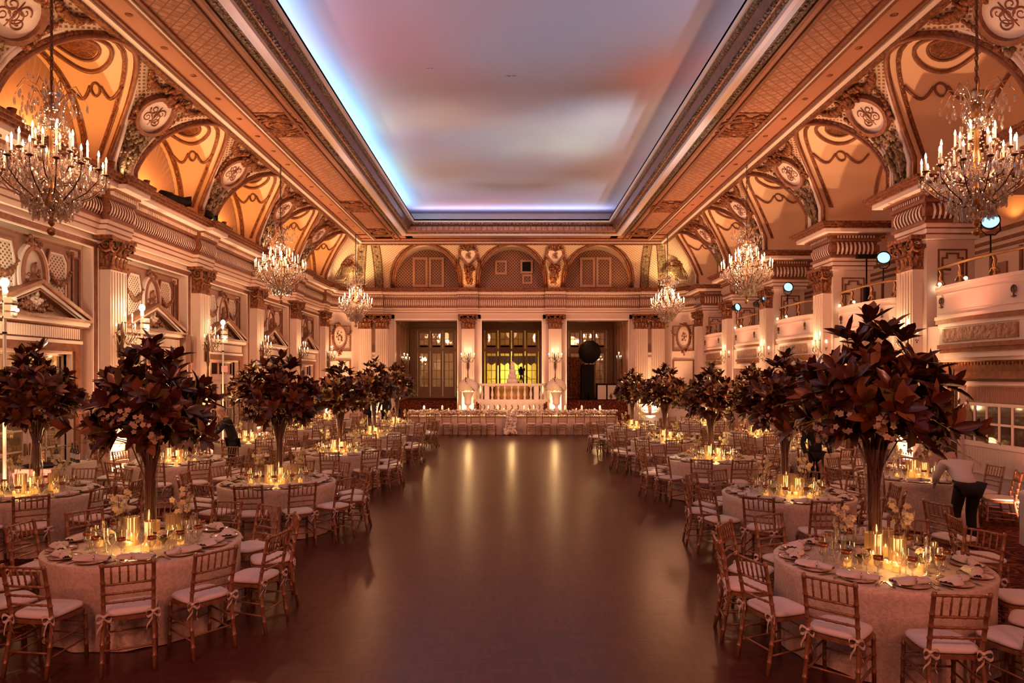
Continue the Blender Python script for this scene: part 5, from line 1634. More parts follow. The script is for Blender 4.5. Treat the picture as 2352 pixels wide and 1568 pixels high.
# little lamps along the balcony tops
P0 = None; n_ = 0; NTH = ['first','second','third','fourth','fifth']
for bi, yc in enumerate(BAYS[1:6]):
    for uu, wn in ((1.5,'far end'),(.95,'far crest'),(.1,'middle')):
        l = 'small warm edge lamp at %s of %s right balcony' % (wn, NTH[bi])
        loc = (balpx(uu, .02), yc+uu, 4.165)
        if P0 is None:
            P0 = thing('edge_lamp', l, 'small lamp', loc, 0, 'balcony edge lamps'); m = MB(); m.lathe([(.03,-.025),(.035,0),(.02,.02)], 10); m.build('holder', POLE, P0); m = MB(); m.ell((-.03,-.01,.02), .03); m.build('bulb', STRING, P0)
        else: dup(P0, loc, 0, l, 'balcony edge lamps')

# stage lights lying on the left cornice, small can lights
def profile_spot():
    t = thing('stage_light', None, 'stage light')
    m = MB(lambda x, y, z: (x, z, -y+.17)); m.lathe([(.05,-.42),(.10,-.38),(.11,-.1),(.08,-.05),(.085,.30),(.10,.32),(.10,.42)], 14); m.build('barrel', BLACK, t)
    m = MB(); m.tube([(-.13,0,.17),(-.14,0,.04),(0,0,.012),(.14,0,.04),(.13,0,.17)], .012, 6); m.build('yoke', BLACK, t)
    m = MB(); m.box(-.10,.40,.06,.10,.425,.30); m.build('shutter_frame', BLACK, t); return t
PS = profile_spot()
for i, (y, rz, l) in enumerate(((16.15,-.35,'black stage light lying on left cornice in front of second fan lunette'),(18.08,.2,'black stage light on left cornice beside second cove cartouche'))):
    if i == 0: PS.location = (-7.98,y,6.455); PS.rotation_euler = (0,0,rz); tag(PS, l, None, 'cornice stage lights')
    else: dup(PS, (-7.98,y,6.455), rz, l, 'cornice stage lights')
P1 = None
for bi, yc in enumerate(BAYS[2:6]):
    for s2, nm in ((-1,'near'),(1,'far')):
        l = 'copper can light on left cornice, %s side of %s fan lunette' % (nm, ORD[bi+1])
        loc = (-8.0, yc+s2*1.35, 6.455)
        if s2 > 0 and bi > 1: continue
        if P1 is None:
            P1 = thing('can_light', l, 'small lamp', loc, .3, 'cornice can lights'); m = MB(lambda x, y, z: (x+.25*z, y, z)); m.lathe([(.06,.03),(.07,.05),(.07,.22),(.06,.22)], 12); m.build('can', BRONZE, P1); m = MB(); m.lathe([(.08,0),(.08,.02),(.03,.04)], 12); m.build('foot', BLACK, P1)
        else: dup(P1, loc, .3, l, 'cornice can lights')
# speaker column on the left wall, exit signs, up-lights
t = thing('column_speaker', 'slim pale column speaker on left wall above second door', 'speaker', (-8.30,15.05+2.55,3.1)); m = MB(); m.box(-.06,-.08,-.38,.06,.08,.38); m.build('cabinet', TAUPE, t); m = MB(); m.box(.06,-.06,-.34,.068,.06,.34); m.build('grille', DARKTRIM, t)
for i, yc in enumerate(BAYS[3:5]):
    t = thing('exit_sign', 'red exit sign over the %s left door' % ORD[i+1], 'sign', (-8.40, yc-.25, 2.62), 0, None)
    m = MB(); m.box(-.02,-.16,-.09,.03,.16,.09); m.build('sign_box', REDSIGN, t)
    c = bpy.data.curves.new('lettering', 'FONT'); c.body = 'EXIT'; c.size = .12; c.extrude = .002; c.align_x = 'CENTER'; c.align_y = 'CENTER'; c.materials.append(WHITE)
    o = bpy.data.objects.new('tmp', c); COL.objects.link(o); me = bpy.data.meshes.new_from_object(o.evaluated_get(bpy.context.evaluated_depsgraph_get())); bpy.data.objects.remove(o); me.materials.clear(); me.materials.append(WHITE); o = bpy.data.objects.new('lettering', me); COL.objects.link(o); o.parent = t; o.location = (.034,0,0); o.rotation_euler = (PI/2,0,PI/2)
UPL = [(-7.85, y+.02, PI/2, '%s left pilaster' % n) for y, n in zip(COLY[2:], ('nearest','first','second','third','fourth','fifth'))]
UPL += [(-6.42,31.3,0,'coupled left columns of end wall'),(-2.02,31.35,0,'left urn of end wall'),(2.02,31.35,0,'right urn of end wall'),(6.42,31.3,0,'coupled right columns of end wall')]
UPL += [(7.85, y+.0, -PI/2, '%s right pillar' % n) for y, n in zip(COLY[2:7], ('nearest','first','second','third','fourth'))]
U0 = None
for x, y, rz, l in UPL:
    lb = 'black floor up-light at foot of '+l
    if U0 is None:
        U0 = thing('floor_uplight', lb, 'floor light', (x,y,.004), rz, 'floor up-lights'); m = MB(); m.box(-.12,-.07,.0,.12,.07,.05); m.box(-.13,-.06,.05,.13,.06,.17); m.build('housing', BLACK, U0); m = MB(); m.box(-.11,-.045,.17,.11,.045,.175); m.build('lens', STRING, U0)
    else: dup(U0, (x,y,.004), rz, lb, 'floor up-lights')

# ================================================================== HEAD TABLE
HX0, HX1, HY0, HY1 = -4.30, 4.36, 28.0, 28.9
m = MB()
per = []
def addl(a, b, n):
    for i in range(n): per.append((a[0]+(b[0]-a[0])*i/n, a[1]+(b[1]-a[1])*i/n))
addl((HX0,HY0),(HX1,HY0),160); addl((HX1,HY0),(HX1,HY1),16); addl((HX1,HY1),(HX0,HY1),100); addl((HX0,HY1),(HX0,HY0),16)
cx, cy = (HX0+HX1)/2, (HY0+HY1)/2
n = len(per); vs = [(x, y, .752) for x, y in per]
for j in range(1, 7):
    t = j/6
    for i, (x, y) in enumerate(per):
        w = .028*t*(sin(i*.9)+.5*sin(i*2.3+1)); dx = (1 if x >= HX1-1e-6 else -1 if x <= HX0+1e-6 else 0); dy = -1 if y <= HY0+1e-6 else 1 if y >= HY1-1e-6 else 0
        vs.append((x+dx*(w+.02*t), y+dy*(w+.02*t), .752*(1-t)+.008))
fs = [tuple(range(n))]+[(j*n+i, j*n+(i+1) % n, (j+1)*n+(i+1) % n, (j+1)*n+i) for j in range(6) for i in range(n)]
m.add(vs, fs, 0, True); o = m.build('head_table_cloth', CLOTH); tag(o, 'long floor-length champagne cloth on the head table before the end wall', 'tablecloth')
# garland of white flowers along the table
def garland(name, label, fn, n, r, cat='flower garland'):
    t = thing(name, label, cat)
    f = MB(); l = MB()
    for i in range(n):
        p, d = fn(i, n); p = V(p); d = V(d)
        q = U_(.6,1.2)*r
        f.ell(tuple(p), q, q, q*.8, 7, 5); floret(f, p+d*q*.6, d+V((U_(-.4,.4),U_(-.4,.4),U_(-.2,.5))), q*1.2)
        if i % 2 == 0: leaf(l, p, d+V((U_(-1,1),U_(-.6,.6),U_(-.6,.6))), (0,0,1), U_(.08,.15), .025, 0 if i % 4 else 1)
    f.build('blossom', PETAL, t); l.build('foliage', [FERN, LEAF], t); return t
garland('table_garland', 'white flower garland running along the front edge of head table', lambda i, n: ((HX0+.05+(HX1-HX0-.1)*i/n+U_(-.04,.04), 28.09+U_(-.06,.16), .85+U_(-.03,.15)), (0,-.7,.7)), 640, .05)
def casc(i, n):
    t = i/n; return ((-.02+U_(-.19,.19)*(1+.35*(t > .8)), 27.85-U_(0,.10)-.10*(t > .85), .80*(1-t)+.07+U_(-.03,.03)), (U_(-.4,.4),-1,.3))
garland('rose_cascade', 'white rose cascade falling to the floor at middle of head table', casc, 150, .062)
# candles and cards
PC = None
def pillar(h):
    t = thing('pillar_candle_stand', None, 'candle stand')
    m = MB(); m.lathe([(.05,0),(.052,.008),(.012,.025),(.009,h-.03),(.02,h-.015),(.05,h)], 14); m.build('stand', SILVER, t)
    m = MB(); m.lathe([(.038,h),(.038,h+.15),(.03,h+.155),(.003,h+.15)], 14); c = m.build('candle', WAXD, t); f = MB(); flame_geo(f, (0,0,h+.152), .03, .007); f.build('flame', FLAME, c); return t
PCS = (pillar(.26), pillar(.13))
for i, px in enumerate((974,1016,1056,1122,1143,1204,1226,1298,1336,1378)):
    for j, (dx, pr) in enumerate(((0,0),(14 if i < 5 else -12,1))):
        if i in (3,4,5,6) and j and i % 2: continue
        x = (px+dx-1175)/1568*28.45
        put(PCS[pr], (x, 28.42+.1*j, .753), 0, ('tall' if j == 0 else 'short')+' pillar candle on head table, %s from left' % (ORD[i] if i else 'first'), 'head table pillar candles')
CB = None
for i, px in enumerate((948,979,1012,1112,1148,1232,1290,1325,1356,1390)):
    x = (px-1175)/1568*28.3
    put(P_VOT, (x, 28.22, .753), 0, 'lit votive candle on head table, %s from left' % (ORD[i] if i else 'first'), 'head table votives')
for i, px in enumerate((955,993,1028,1063,1094,1128,1220,1254,1290,1329,1364,1400)):
    x = (px-1175)/1568*27.75
    put(P_CHS, (x, 27.62, 0), U_(-.1,.1), 'gold bamboo chair at front of head table, %s from left' % (ORD[i] if i else 'first'), 'gold bamboo chairs')
for s2, l in ((-1,'left'),(1,'right')):
    put(P_CHS, (s2*4.72+.03, 28.45, 0), PI/2*s2, 'gold bamboo chair at %s end of head table' % l, 'gold bamboo chairs')

# urns of white flowers on pedestals
def urn(label, x):
    t = thing('flower_urn', label, 'urn of flowers', (x, 30.55, 0), 0, 'white urns')
    m = MB(); m.box(-.26,-.26,0,.26,.26,.06); m.box(-.22,-.22,.06,.22,.22,.82); m.box(-.25,-.25,.82,.25,.25,.88); m.build('pedestal', WHITE, t)
    m = MB(); m.lathe([(.16,.88),(.16,.92),(.07,.98),(.06,1.06),(.15,1.14),(.17,1.2),(.15,1.24),(.17,1.45),(.25,1.66),(.27,1.68)], 24); m.build('urn', WHITE, t)
    f = MB(); l = MB()
    for i in range(190):
        zc = 1-1.3*(i+.5)/190; a = i*2.4; rr = math.sqrt(max(0, 1-zc*zc)); d = V((rr*cos(a), rr*sin(a), zc)); p = V((.40*d.x, .40*d.y, 1.88+.36*d.z))
        q = U_(.05,.07); f.ell(tuple(p), q, q, q, 7, 5); floret(f, p+d*q*.7, d, q)
        if i % 7 == 0: leaf(l, p, d, (0,0,1), .16, .04, 0)
    f.build('blossom', PETAL, t); l.build('foliage', LEAF, t); return t
urn('white urn of white roses on pedestal left of the balustrade', -1.95); urn('white urn of white roses on pedestal right of the balustrade', 2.0)

# bowed balustrade
t = struct('trim_balustrade')
def bal_xy(a, r=0): return (1.72*sin(a)*(1+r*.4), 31.4-.95*cos(a)-r)
As = [-1.35+2.7*i/24 for i in range(25)]
m = MB()
def fB(a, o, z): p = bal_xy(a, o); return (p[0], p[1], z)
strip(m, fB, As, 0, 1.22, -.12, .10, 0); strip(m, fB, As, 1.18, 1.27, -.14, .14, 0); strip(m, fB, As, 1.27, 1.36, -.06, .10, 0); strip(m, fB, As, 1.97, 2.07, -.07, .13, 0)
m.build('rail_and_plinth', WHITE, t)
m = MB()
for i in range(15):
    a = -1.30+.5*2.6/15+2.6*i/15
    x, y = bal_xy(a, .02)
    if i in (0, 3, 11, 14): m.box(x-.11, y-.06, 1.33, x+.11, y+.06, 1.99, 0)
    else: m.lathe([(.055,1.35),(.055,1.40),(.03,1.44),(.065,1.55),(.06,1.62),(.03,1.78),(.03,1.84),(.05,1.88),(.05,1.98)], 10, (x, y, 0), 0)
m.build('baluster', WHITE, t)
m = MB()
for i in range(16):
    a = -1.2+2.4*i/16; x, y = bal_xy(a, .13); m.tube([(x,y,.92),(x+.04,y-.01,1.02),(x,y,1.12)], .02, 5)
m.build('relief_swag', BROWN, t)
m = MB(); m.box(-1.6,30.75,0,1.6,33.0,1.24); S(m.build('floor_dais', CARPET))
# cake table and cake behind the balustrade
m = MB(); vs = []; n = 60
for z, r in ((1.25,.86),(1.6,.80),(2.0,.76),(2.02,.74)):
    vs += [(.0+(r+.03*sin(i*1.9)*(2.02-z))*cos(2*PI*i/n)*1.0, 31.75+(r*.75)*sin(2*PI*i/n), z) for i in range(n)]
m.add(vs, [(j*n+i, j*n+(i+1) % n, (j+1)*n+(i+1) % n, (j+1)*n+i) for j in range(3) for i in range(n)]+[tuple(3*n+i for i in range(n))], 0, True)
o = m.build('cake_table_skirt', GOLDF); tag(o, 'gold satin skirted cake table behind the white balustrade', 'table')
t = thing('wedding_cake', 'tall tiered white cake behind the balustrade', 'cake', (.04,31.75,2.02))
for z0, z1, r in ((0,.24,.26),(.24,.46,.20),(.46,.70,.145),(.70,.90,.10)):
    m = MB(); m.lathe([(r,z0),(r,z1-.01),(r-.01,z1),(.001,z1)], 28); m.build('tier', CAKE, t)
m = MB(); 
for i in range(26): a = U_(0,6.28); m.ell((.09*cos(a)*R_(), .09*sin(a)*R_(), .93+U_(0,.12)), .035, n=6, m=4)
for i in range(40): a = U_(PI,2*PI); m.ell((.5*cos(a)*U_(.6,1), .38*sin(a)*U_(.6,1), .03), .05,.05,.035, 6, 4)
m.build('sugar_flower', PETAL, t)

# camera on tripod, light modifier, sequin wall, draped counter
t = thing('video_camera_tripod', 'black video camera on tripod behind the cake', 'camera', (.46,33.3,1.24))
m = MB(); m.box(-.12,-.25,1.32,.12,.2,1.52); m.lathe([(.06,0),(.07,.12)], 12, (0,-.25,1.4)); m.box(-.06,-.1,1.52,.06,.1,1.62); m.box(.12,-.2,1.4,.2,-.02,1.55); m.build('camera_body', BLACK, t)
m = MB(); m.box(-.1,-.08,1.2,.1,.08,1.32); m.tube([(0,0,1.25),(.45,.3,1.05)], .012, 6); m.build('tripod_head', BLACK, t)
for j in range(3): a = PI/2+j*2.094; m = MB(); m.tube([(0,0,1.22),(.38*cos(a),.38*sin(a),.004)], [.03,.016], 7); m.build('leg', BLACK, t)
t = thing('octagonal_softbox', 'large black octagonal light umbrella in right end opening', 'softbox', (3.80,33.4,0))
m = MB(lambda x, y, z: (x, -z, y)); m.lathe([(.58,.05),(.585,.02),(.45,-.12),(.2,-.24),(.05,-.28)], 10); o = m.build('canopy', BLACK, t); o.location = (0,-.1,3.58); o.rotation_euler = (.1,0,.2)
m = MB(); m.tube([(0,.1,1.2),(0,.1,3.5)], .025, 8); m.box(-.06,.05,3.45,.06,.25,3.65); m.build('stand', BLACK, t)
for j in range(3): a = PI/2+j*2.094; m = MB(); m.tube([(0,.1,1.7),(.45*cos(a),.1+.45*sin(a),1.225)], .014, 6); m.build('leg', BLACK, t)
m = MB(); vs = []
m.grid(lambda a, b: (2.75+1.0*a, 34.9+.05*sin(a*40), 1.23+2.15*b), 60, 8); o = m.build('sequin_backdrop', SEQUIN); tag(o, 'shimmering bronze sequin backdrop in right end opening', 'backdrop')
m = MB(); m.box(3.5,34.0,1.225,4.12,34.6,2.95); m.box(3.46,33.96,2.95,4.16,34.64,2.98); o = m.build('black_booth', BLACK); tag(o, 'tall black draped booth below the octagonal umbrella', 'booth')
t = thing('draped_counter', 'low counter with black top and pale front in right end opening', 'counter', (4.75,34.3,1.225)); m = MB(); m.box(-.5,-.3,.74,.5,.3,.80); m.build('top', BLACK, t)
for i in range(2): m = MB(); m.box(-.46+.5*i,-.29,.02,-.04+.5*i,-.27,.72); m.build('front_panel', LINEN, t)
m = MB(); m.box(-.47,-.26,0,.47,.28,.74); m.build('carcass', BLACK, t)

# sideboard at left with bottles and tray
m = MB(); m.box(-7.75,10.2,.0,-6.95,13.0,.86); 
S_ = MB(); vs = []
per2 = [(-8.2,11.12),(-7.5,11.12),(-7.5,12.35),(-8.2,12.35)]
S_.prism(per2, .004, .90, None, 0); o = S_.build('bar_table_cloth', LINEN); tag(o, 'white clothed bar table along left wall with bottles', 'tablecloth')
def bottle(label, x, y, dk):
    t = thing('wine_bottle', label, 'bottle', (x,y,.902), 0, 'bottles on bar table')
    m = MB(); m.lathe([(.036,0),(.038,.01),(.038,.19),(.015,.245),(.014,.31),(.016,.312),(.016,.325)], 14); m.build('glass_body', MIRROR, t); m = MB(); m.lathe([(.0385,.06),(.0385,.15)], 14, caps=False); m.build('paper_label', WHITE, t)
    m = MB(); m.lathe([(.0155,.27),(.0165,.327),(.001,.329)], 12); m.build('foil', DARKPANEL, t)
for i, (x, y, l) in enumerate(((-7.6,11.96,'dark wine bottle with pale label, nearest on bar table'),(-7.72,12.08,'dark wine bottle on bar table behind the nearest'),(-7.85,12.2,'dark wine bottle on bar table close to wall'),(-8.0,12.0,'dark wine bottle on bar table beside the tray'))): bottle(l, x, y, 0)
m = MB(); m.lathe([(.0,.012),(.30,.012),(.34,.03),(.34,.034),(.30,.018)], 32); o = m.build('oval_tray', BLACK, None, (-7.84,11.53,.902)); o.scale = (1,1.05,1); tag(o, 'large dark round tray on left bar table', 'tray')
m = MB(); m.tube([(.06*cos(2*PI*i/16), 0, .07+.06*sin(2*PI*i/16)) for i in range(16)], .012, 6, closed=True); o = m.build('ring_stand', SILVER, None, (-7.58,12.24,.902)); tag(o, 'small silver ring stand beside wine bottles', 'stand')

# ================================================================== PEOPLE
def skin_mesh(nodes_, edges, name):
    me = bpy.data.meshes.new(name); me.from_pydata([n[0] for n in nodes_], edges, []); me.update()
    o = bpy.data.objects.new(name, me); COL.objects.link(o)
    md = o.modifiers.new('s', 'SKIN'); md.use_smooth_shade = True
    for i, n in enumerate(nodes_):
        r = n[1]; sv = me.skin_vertices[0].data[i]; sv.radius = (r, r) if isinstance(r, (int, float)) else r; sv.use_root = (i == 0)
    o.modifiers.new('u', 'SUBSURF').levels = 2
    dg = bpy.context.evaluated_depsgraph_get(); me2 = bpy.data.meshes.new_from_object(o.evaluated_get(dg))
    bpy.data.objects.remove(o)
    mb = MB(); mb.v = [tuple(v.co) for v in me2.vertices]; mb.f = [tuple(p.vertices) for p in me2.polygons]; mb.m = [0]*len(mb.f); mb.sm = [True]*len(mb.f)
    return mb
def person(label, loc, rz, J, hair, jacket=SUIT, shirt=SHIRT, vest=None, bald=False, bow=True, scale=1.0):
    """J: joints in local coordinates, facing +Y"""
    t = thing('person', label, 'person', loc, rz)
    t.scale = (scale,)*3
    H_, N_ = V(J['head']), V(J['neck'])
    up = (H_-N_).normalized()
    hips = V(J['hip'])
    b = [(hips,(.10,.08)),(hips.lerp(N_,.5),(.10,.08)),(hips.lerp(N_,.85),(.085,.055)),(N_,.050),(H_-up*.04,(.062,.075)),(H_+up*.03,(.076,.09)),(H_+up*.09,(.062,.075))]
    E = [(0,1),(1,2),(2,3),(3,4),(4,5),(5,6)]
    for sd in ('l', 'r'):
        sh, el, wr = (V(J[sd+k]) for k in ('sh','el','wr'))
        i = len(b); b += [(sh,.06),(el,.042),(wr,.028)]; E += [(2,i),(i,i+1),(i+1,i+2)]
        d = (wr-el).normalized(); p = d.orthogonal().normalized()
        b += [(wr+d*.05,(.030,.020))]; E += [(i+2,i+3)]
        for k in range(4):
            q = wr+d*.08+p*(.024*(k-1.5)/1.5); b += [(q,.009),(q+d*(.045-.006*abs(k-1.5))-V((0,0,.012)),.008),(q+d*(.075-.01*abs(k-1.5))-V((0,0,.03)),.007)]; j = len(b)-3; E += [(i+3,j),(j,j+1),(j+1,j+2)]
        q = wr+d*.04+p*.035; b += [(q,.010),(q+d*.04+p*.015,.008)]; j = len(b)-2; E += [(i+3,j),(j,j+1)]
        kn, an, to = (V(J[sd+k]) for k in ('kn','an','to')); h = V(J[sd+'hp'])
        i = len(b); b += [(h,.085),(kn,.058),(an,.04),(to,.035)]; E += [(0,i),(i,i+1),(i+1,i+2),(i+2,i+3)]
    mb = skin_mesh(b, E, 'body'); mb.k = 0
    fw = V(J.get('face', (0,1,0))).normalized(); rt = fw.cross(up).normalized()
    c = H_+up*.03
    mb.ell(tuple(c+fw*.092-up*.012), .013,.018,.02, 8, 6)
    for s2 in (-1, 1):
        mb.ell(tuple(c+rt*s2*.078), .012,.02,.03, 8, 6); mb.ell(tuple(c+fw*.078+rt*s2*.03+up*.018), .011,.009,.007, 8, 6, 1)
    mb.ell(tuple(c+fw*.082-up*.052), .022,.008,.007, 8, 4, 2)
    mb.build('body', [SKIN, BLACK, LEAFB], t)
    hm = MB()
    if bald:
        for s2 in (-1, 1): hm.ell(tuple(c-fw*.03+rt*s2*.066+up*.0), .02,.05,.045, 8, 6)
        hm.ell(tuple(c-fw*.075+up*.0), .06,.03,.05, 8, 6)
    else: hm.ell(tuple(c-fw*.02+up*.045), .086,.098,.07, 12, 8); hm.ell(tuple(c-fw*.055-up*.01), .07,.05,.075, 10, 6)
    hm.build('hair', hair, t)
    jk = [(hips-V((0,0,.05)),(.155,.12)),(hips.lerp(N_,.45),(.14,.11)),(hips.lerp(N_,.85),(.165,.115)),(N_-up*.03,(.075,.07))]; E = [(0,1),(1,2),(2,3)]
    for sd in ('l', 'r'):
        sh, el, wr = (V(J[sd+k]) for k in ('sh','el','wr')); i = len(jk)
        jk += [(sh,.075),(el,.056),(wr-(wr-el)*.06,.045)]; E += [(2,i),(i,i+1),(i+1,i+2)]
    skin_mesh(jk, E, 'jacket').build('jacket', jacket, t)
    tr = [(hips,(.15,.115))]; E = []
    for sd in ('l', 'r'):
        h, kn, an = (V(J[sd+k]) for k in ('hp','kn','an')); i = len(tr); tr += [(h,.10),(kn,.072),(an+V((0,0,.02)),.058)]; E += [(0,i),(i,i+1),(i+1,i+2)]
    skin_mesh(tr, E, 'trousers').build('trousers', SUIT, t)
    for sd in ('l', 'r'):
        s = MB(); an, to = V(J[sd+'an']), V(J[sd+'to']); c2 = an.lerp(to, .55); s.ell((c2.x, c2.y, .045), .05,.14,.045, 12, 6); s.build('shoe', BLACK, t)
    if bow:
        s = MB(); p = hips.lerp(N_, .72)+fw*.112; q = N_+fw*.075-up*.02
        s.add([tuple(q+rt*.05),tuple(q-rt*.05),tuple(p+fw*.012),], [(0,1,2)], 0); s.ell(tuple(q-up*.03), .05,.03,.04, 8, 6); s.build('shirt_front', SHIRT, t)
        s = MB()
        for s2 in (-1, 1): s.ell(tuple(q+rt*s2*.035+fw*.02), .035,.015,.022, 8, 5)
        s.build('bow_tie', SHIRT if bald else BLACK, t)
    return t
STAND = dict(hip=(0,0,.95), neck=(0,.01,1.47), head=(0,.03,1.62), lsh=(-.19,0,1.40), rsh=(.19,0,1.40), lel=(-.27,.02,1.13), rel=(.27,.02,1.13), lwr=(-.25,.16,.92), rwr=(.25,.16,.92),
  lhp=(-.09,0,.90), rhp=(.09,0,.90), lkn=(-.10,.02,.50), rkn=(.10,.02,.50), lan=(-.10,-.02,.09), ran=(.10,-.02,.09), lto=(-.11,.13,.04), rto=(.11,.13,.04))
LEAN = dict(STAND, neck=(0,.16,1.45), head=(0,.25,1.58), lsh=(-.19,.12,1.38), rsh=(.19,.12,1.38), lel=(-.24,.30,1.16), rel=(.24,.30,1.16), lwr=(-.16,.52,1.02), rwr=(.18,.54,1.0), hip=(0,-.03,.95))
BEND = dict(STAND, hip=(0,-.12,.90), neck=(0,.30,1.20), head=(0,.42,1.29), face=(0,.8,-.6), lsh=(-.17,.23,1.15), rsh=(.17,.23,1.15), lel=(-.21,.34,.95), rel=(.21,.34,.95), lwr=(-.15,.52,.84), rwr=(.15,.52,.84), lhp=(-.09,-.10,.86), rhp=(.09,-.10,.86))
random.seed(9)
person('balding person in black suit with white bow tie leaning over table at left', (-6.28,15.38,.004), PI/2+.5, LEAN, HAIRG, bald=True, scale=1.04)
person('person in pale shirt and black trousers bending over wall-side table at right', (6.36,9.6,.004), -.15, BEND, HAIRD, jacket=SHIRT, bow=False)
person('person in dark suit standing behind second right table by dance floor', (6.0,13.5,.004), PI, STAND, HAIRD, scale=.95)
person('person in black suit standing at left before the end wall, leftmost of three', (-5.95,28.2,.004), PI, STAND, HAIRD, bow=True)
person('person in black suit standing at left before the end wall, middle of three', (-5.25,28.4,.004), PI-.4, STAND, HAIRD, bow=True)
person('person in black suit standing left of the head table end', (-4.95,29.6,.004), PI/2, STAND, HAIRD, bow=True)

# ================================================================== LIGHT AND CAMERA
W = bpy.data.worlds.new('room_behind'); SC.world = W; W.use_nodes = True
W.node_tree.nodes['Background'].inputs[0].default_value = (1,.30,.19,1); W.node_tree.nodes['Background'].inputs[1].default_value = AMB
WARM, AMBER, PINK = (1,.50,.22), (1,.42,.10), (1,.31,.17)
for x, y, rz, l in UPL:
    if abs(x) > 7:
        s = 1 if x > 0 else -1
        spot('uplight', (x, y-.30, .20), (x+s*.30, y-.05, 3.2), E_UP*2.1, WARM, 75, .8, .06)
        spot('uplight_wash', (x, y+.25, .20), (x+s*.5, y+1.6, 4.2), E_UP*.2, PINK, 110, .8, .06)
    else: spot('uplight', (x, y, .20), (x, y+.36, 3.2), E_UP*2.0, WARM, 80, .8, .06)
for yc in BAYS[1:]:                               # fan lunettes, left cornice
    spot('lunette_light', (-8.38, yc, 6.52), (-8.5, yc, 7.6), E_LUN, AMBER, 165, .6, .05)
    spot('cove_wash', (-7.95, yc+1.9, 6.5), (-6.9, yc+2.0, 8.2), E_LUN*.35, (1,.55,.30), 140, .8, .08)
for yc in BAYS[1:]:                               # right vaults lit from below and across
    spot('gallery_light', (10.6, yc, 6.3), (10.2, yc, 8.3), E_LUN*.25, (1,.34,.14), 150, .6, .1)
    spot('gallery_fan_light', (11.6, yc, 6.1), (12, yc, 7.2), E_LUN*.25, AMBER, 120, .6, .05)
    spot('pier_wash', (7.5, yc, 2.9), (8.3, yc, 7.4), E_UP*.22, PINK, 100, .9, .1)
for x in (-5.0, -2.0, 2.0, 5.0): spot('end_cornice_light', (x, 31.15, 6.52), (x, 31.7, 8.0), E_LUN*.3, AMBER, 140, .7, .05)
for sg in (-1, 1): spot('corner_light', (sg*6.9, 30.6, 6.55), (sg*7.2, 31.2, 8.0), E_LUN*1.0, (1,.66,.26), 130, .6, .05)
for i, (x, y, l) in enumerate(CHP):
    for j in range(3): point('chandelier_light', (x+.5*cos(j*2.1+i), y+.5*sin(j*2.1+i), chz+.22), E_CH/3*(1 if i in (0,3) else 1.8), (1,.40,.19), .12)
for x, y, z, rz, l in sc_spots[:11]:
    dx, dy = sin(rz)*.45, -cos(rz)*.45
    point('sconce_light', (x+dx, y+dy, z+.35), E_SC, (1,.62,.30), .10)
for x, y, z, rz, l in sc_spots[11:]: point('sconce_light', (x+sin(rz)*.35, y-cos(rz)*.35, z+.2), E_SC*.35, (1,.55,.22), .08)
for ti, (d, x, y, tall, tn) in enumerate(TABS):
    point('table_candle_light', (x+.02, y-.27, TZ+.18), E_TB*(1 if y < 12 else 2.2), (1,.52,.17), .10)
    if ti in (2, 3, 4, 7, 12, 13, 14, 17):
        s = 1 if x > 0 else -1
        spot('table_pin_spot', (s*7.6, y-3.2, 6.7), (x, y, 1.9), E_PN, (1,.68,.30), 17, .8, .05)
for i in range(5): point('head_candle_light', (-3.6+1.8*i, 28.35, 1.12), E_TB*6, (1,.58,.22), .10)
for x, y in ((-8.05,10.84),(-8.05,14.87)): point('stand_light', (x+.16, y-.05, 3.95), E_ST, (1,.75,.40), .09)
for sg in (-1, 1): spot('end_wall_wash', (sg*7.75, 17.8, 6.75), (-sg*1.5, 31.5, 3.2), E_EW, (1,.36,.20), 52, 1, .12)  # left from the cornice stage light; right twin added to brighten end wall
# cool cove lamps hidden on the ledge round the sky panel
for sg in (-1, 1):
    area('cove_lamp', (sg*4.5, 13.5, 8.98), (sg*4.0, 13.5, 9.6), E_CV*(1.0 if sg < 0 else .10), (.30,.74,1) if sg < 0 else (1,.70,.60), 29, .25)
area('cove_lamp', (0, 28.6, 8.98), (0, 28.2, 9.6), E_CV*.16, (.66,.70,1), 8.4, .25)
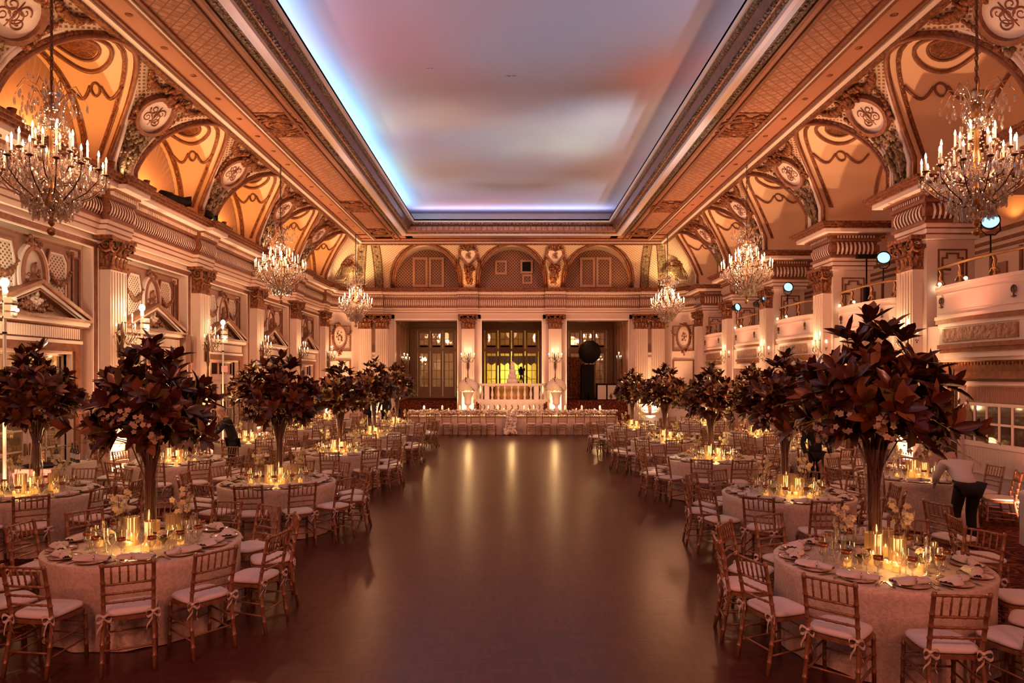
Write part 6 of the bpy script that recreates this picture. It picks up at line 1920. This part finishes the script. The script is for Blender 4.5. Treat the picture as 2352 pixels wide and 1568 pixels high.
# mural wash: first beam from nearest balcony spotlight, the paired spots are added fill
spot('mural_wash', (8.0, 11.9, 5.15), (.9, 20.5, 9.4), E_MW*2.6, (.55,.95,1), 28, 1, .12)
for i, y in enumerate((3, 10, 17, 24)):
    for sg in (-1, 1): spot('mural_wash', (sg*7.55, y, 4.3), (sg*.9, y+3, 9.4), E_MW*(1 if i else 1.1), (.95,.80,.92) if sg < 0 else (.82,.84,1), 48, 1, .15)
# pink room wash: fill spots added behind and above the camera
for x, t in ((-5.5,(6,20,3)),(5.5,(-7,18,3)),(-3,(-4,9,0)),(3,(4,9,0))): spot('rear_fill_wash', (x, -3.0, 6.6), t, E_EN, (1,.28,.17), 95, 1, .6)
spot('floor_wash', (0, 1.0, 7.9), (0, 13, 0), E_FL, (1,.28,.17), 80, 1, .4)
# ante-room
point('anteroom_light', (-3.8, 34.4, 4.6), 14, (1,.50,.22), .3); point('anteroom_light', (3.5, 33.2, 4.4), 30, (1,.42,.18), .3); point('anteroom_light', (0, 34.4, 4.8), 8, (1,.42,.2), .3)  # right one set forward and stronger, as fill for the sequin backdrop
point('beyond_light', (0, YR+.5, 2.6), 260, (1,.86,.45), .3); point('beyond_light', (-4, YR+1.2, 3), 26, (1,.6,.3), .3); point('beyond_light', (4, YR+1.2, 4), 18, (1,.6,.3), .3)
for y in (9, 13, 17): point('corridor_light', (-9.3, y+1.2, 2.6), 40, (1,.7,.32), .2)

cd = bpy.data.cameras.new('camera'); co = bpy.data.objects.new('camera', cd); COL.objects.link(co)
co.location = (0, 0, H); co.rotation_euler = (PI/2, 0, 0)
cd.sensor_width = 36; cd.lens = 24; cd.shift_y = 78/2352; cd.shift_x = 1/2352; cd.clip_end = 200; cd.clip_start = .1
SC.camera = co
SC.view_settings.view_transform = 'Standard'; SC.view_settings.look = 'None'; SC.view_settings.gamma = 1; SC.view_settings.exposure = EXPO
SC.view_settings.use_curve_mapping = False
cy_ = SC.cycles
cy_.max_bounces = 5; cy_.diffuse_bounces = 3; cy_.glossy_bounces = 3; cy_.transmission_bounces = 4; cy_.transparent_max_bounces = 12
cy_.sample_clamp_indirect = 4; cy_.caustics_reflective = False; cy_.caustics_refractive = False
cy_.use_denoising = True; cy_.use_adaptive_sampling = True; cy_.adaptive_threshold = .035
for name in [n for n in ('wine_glass_large',) if n in bpy.data.objects]: bpy.data.objects.remove(bpy.data.objects[name])
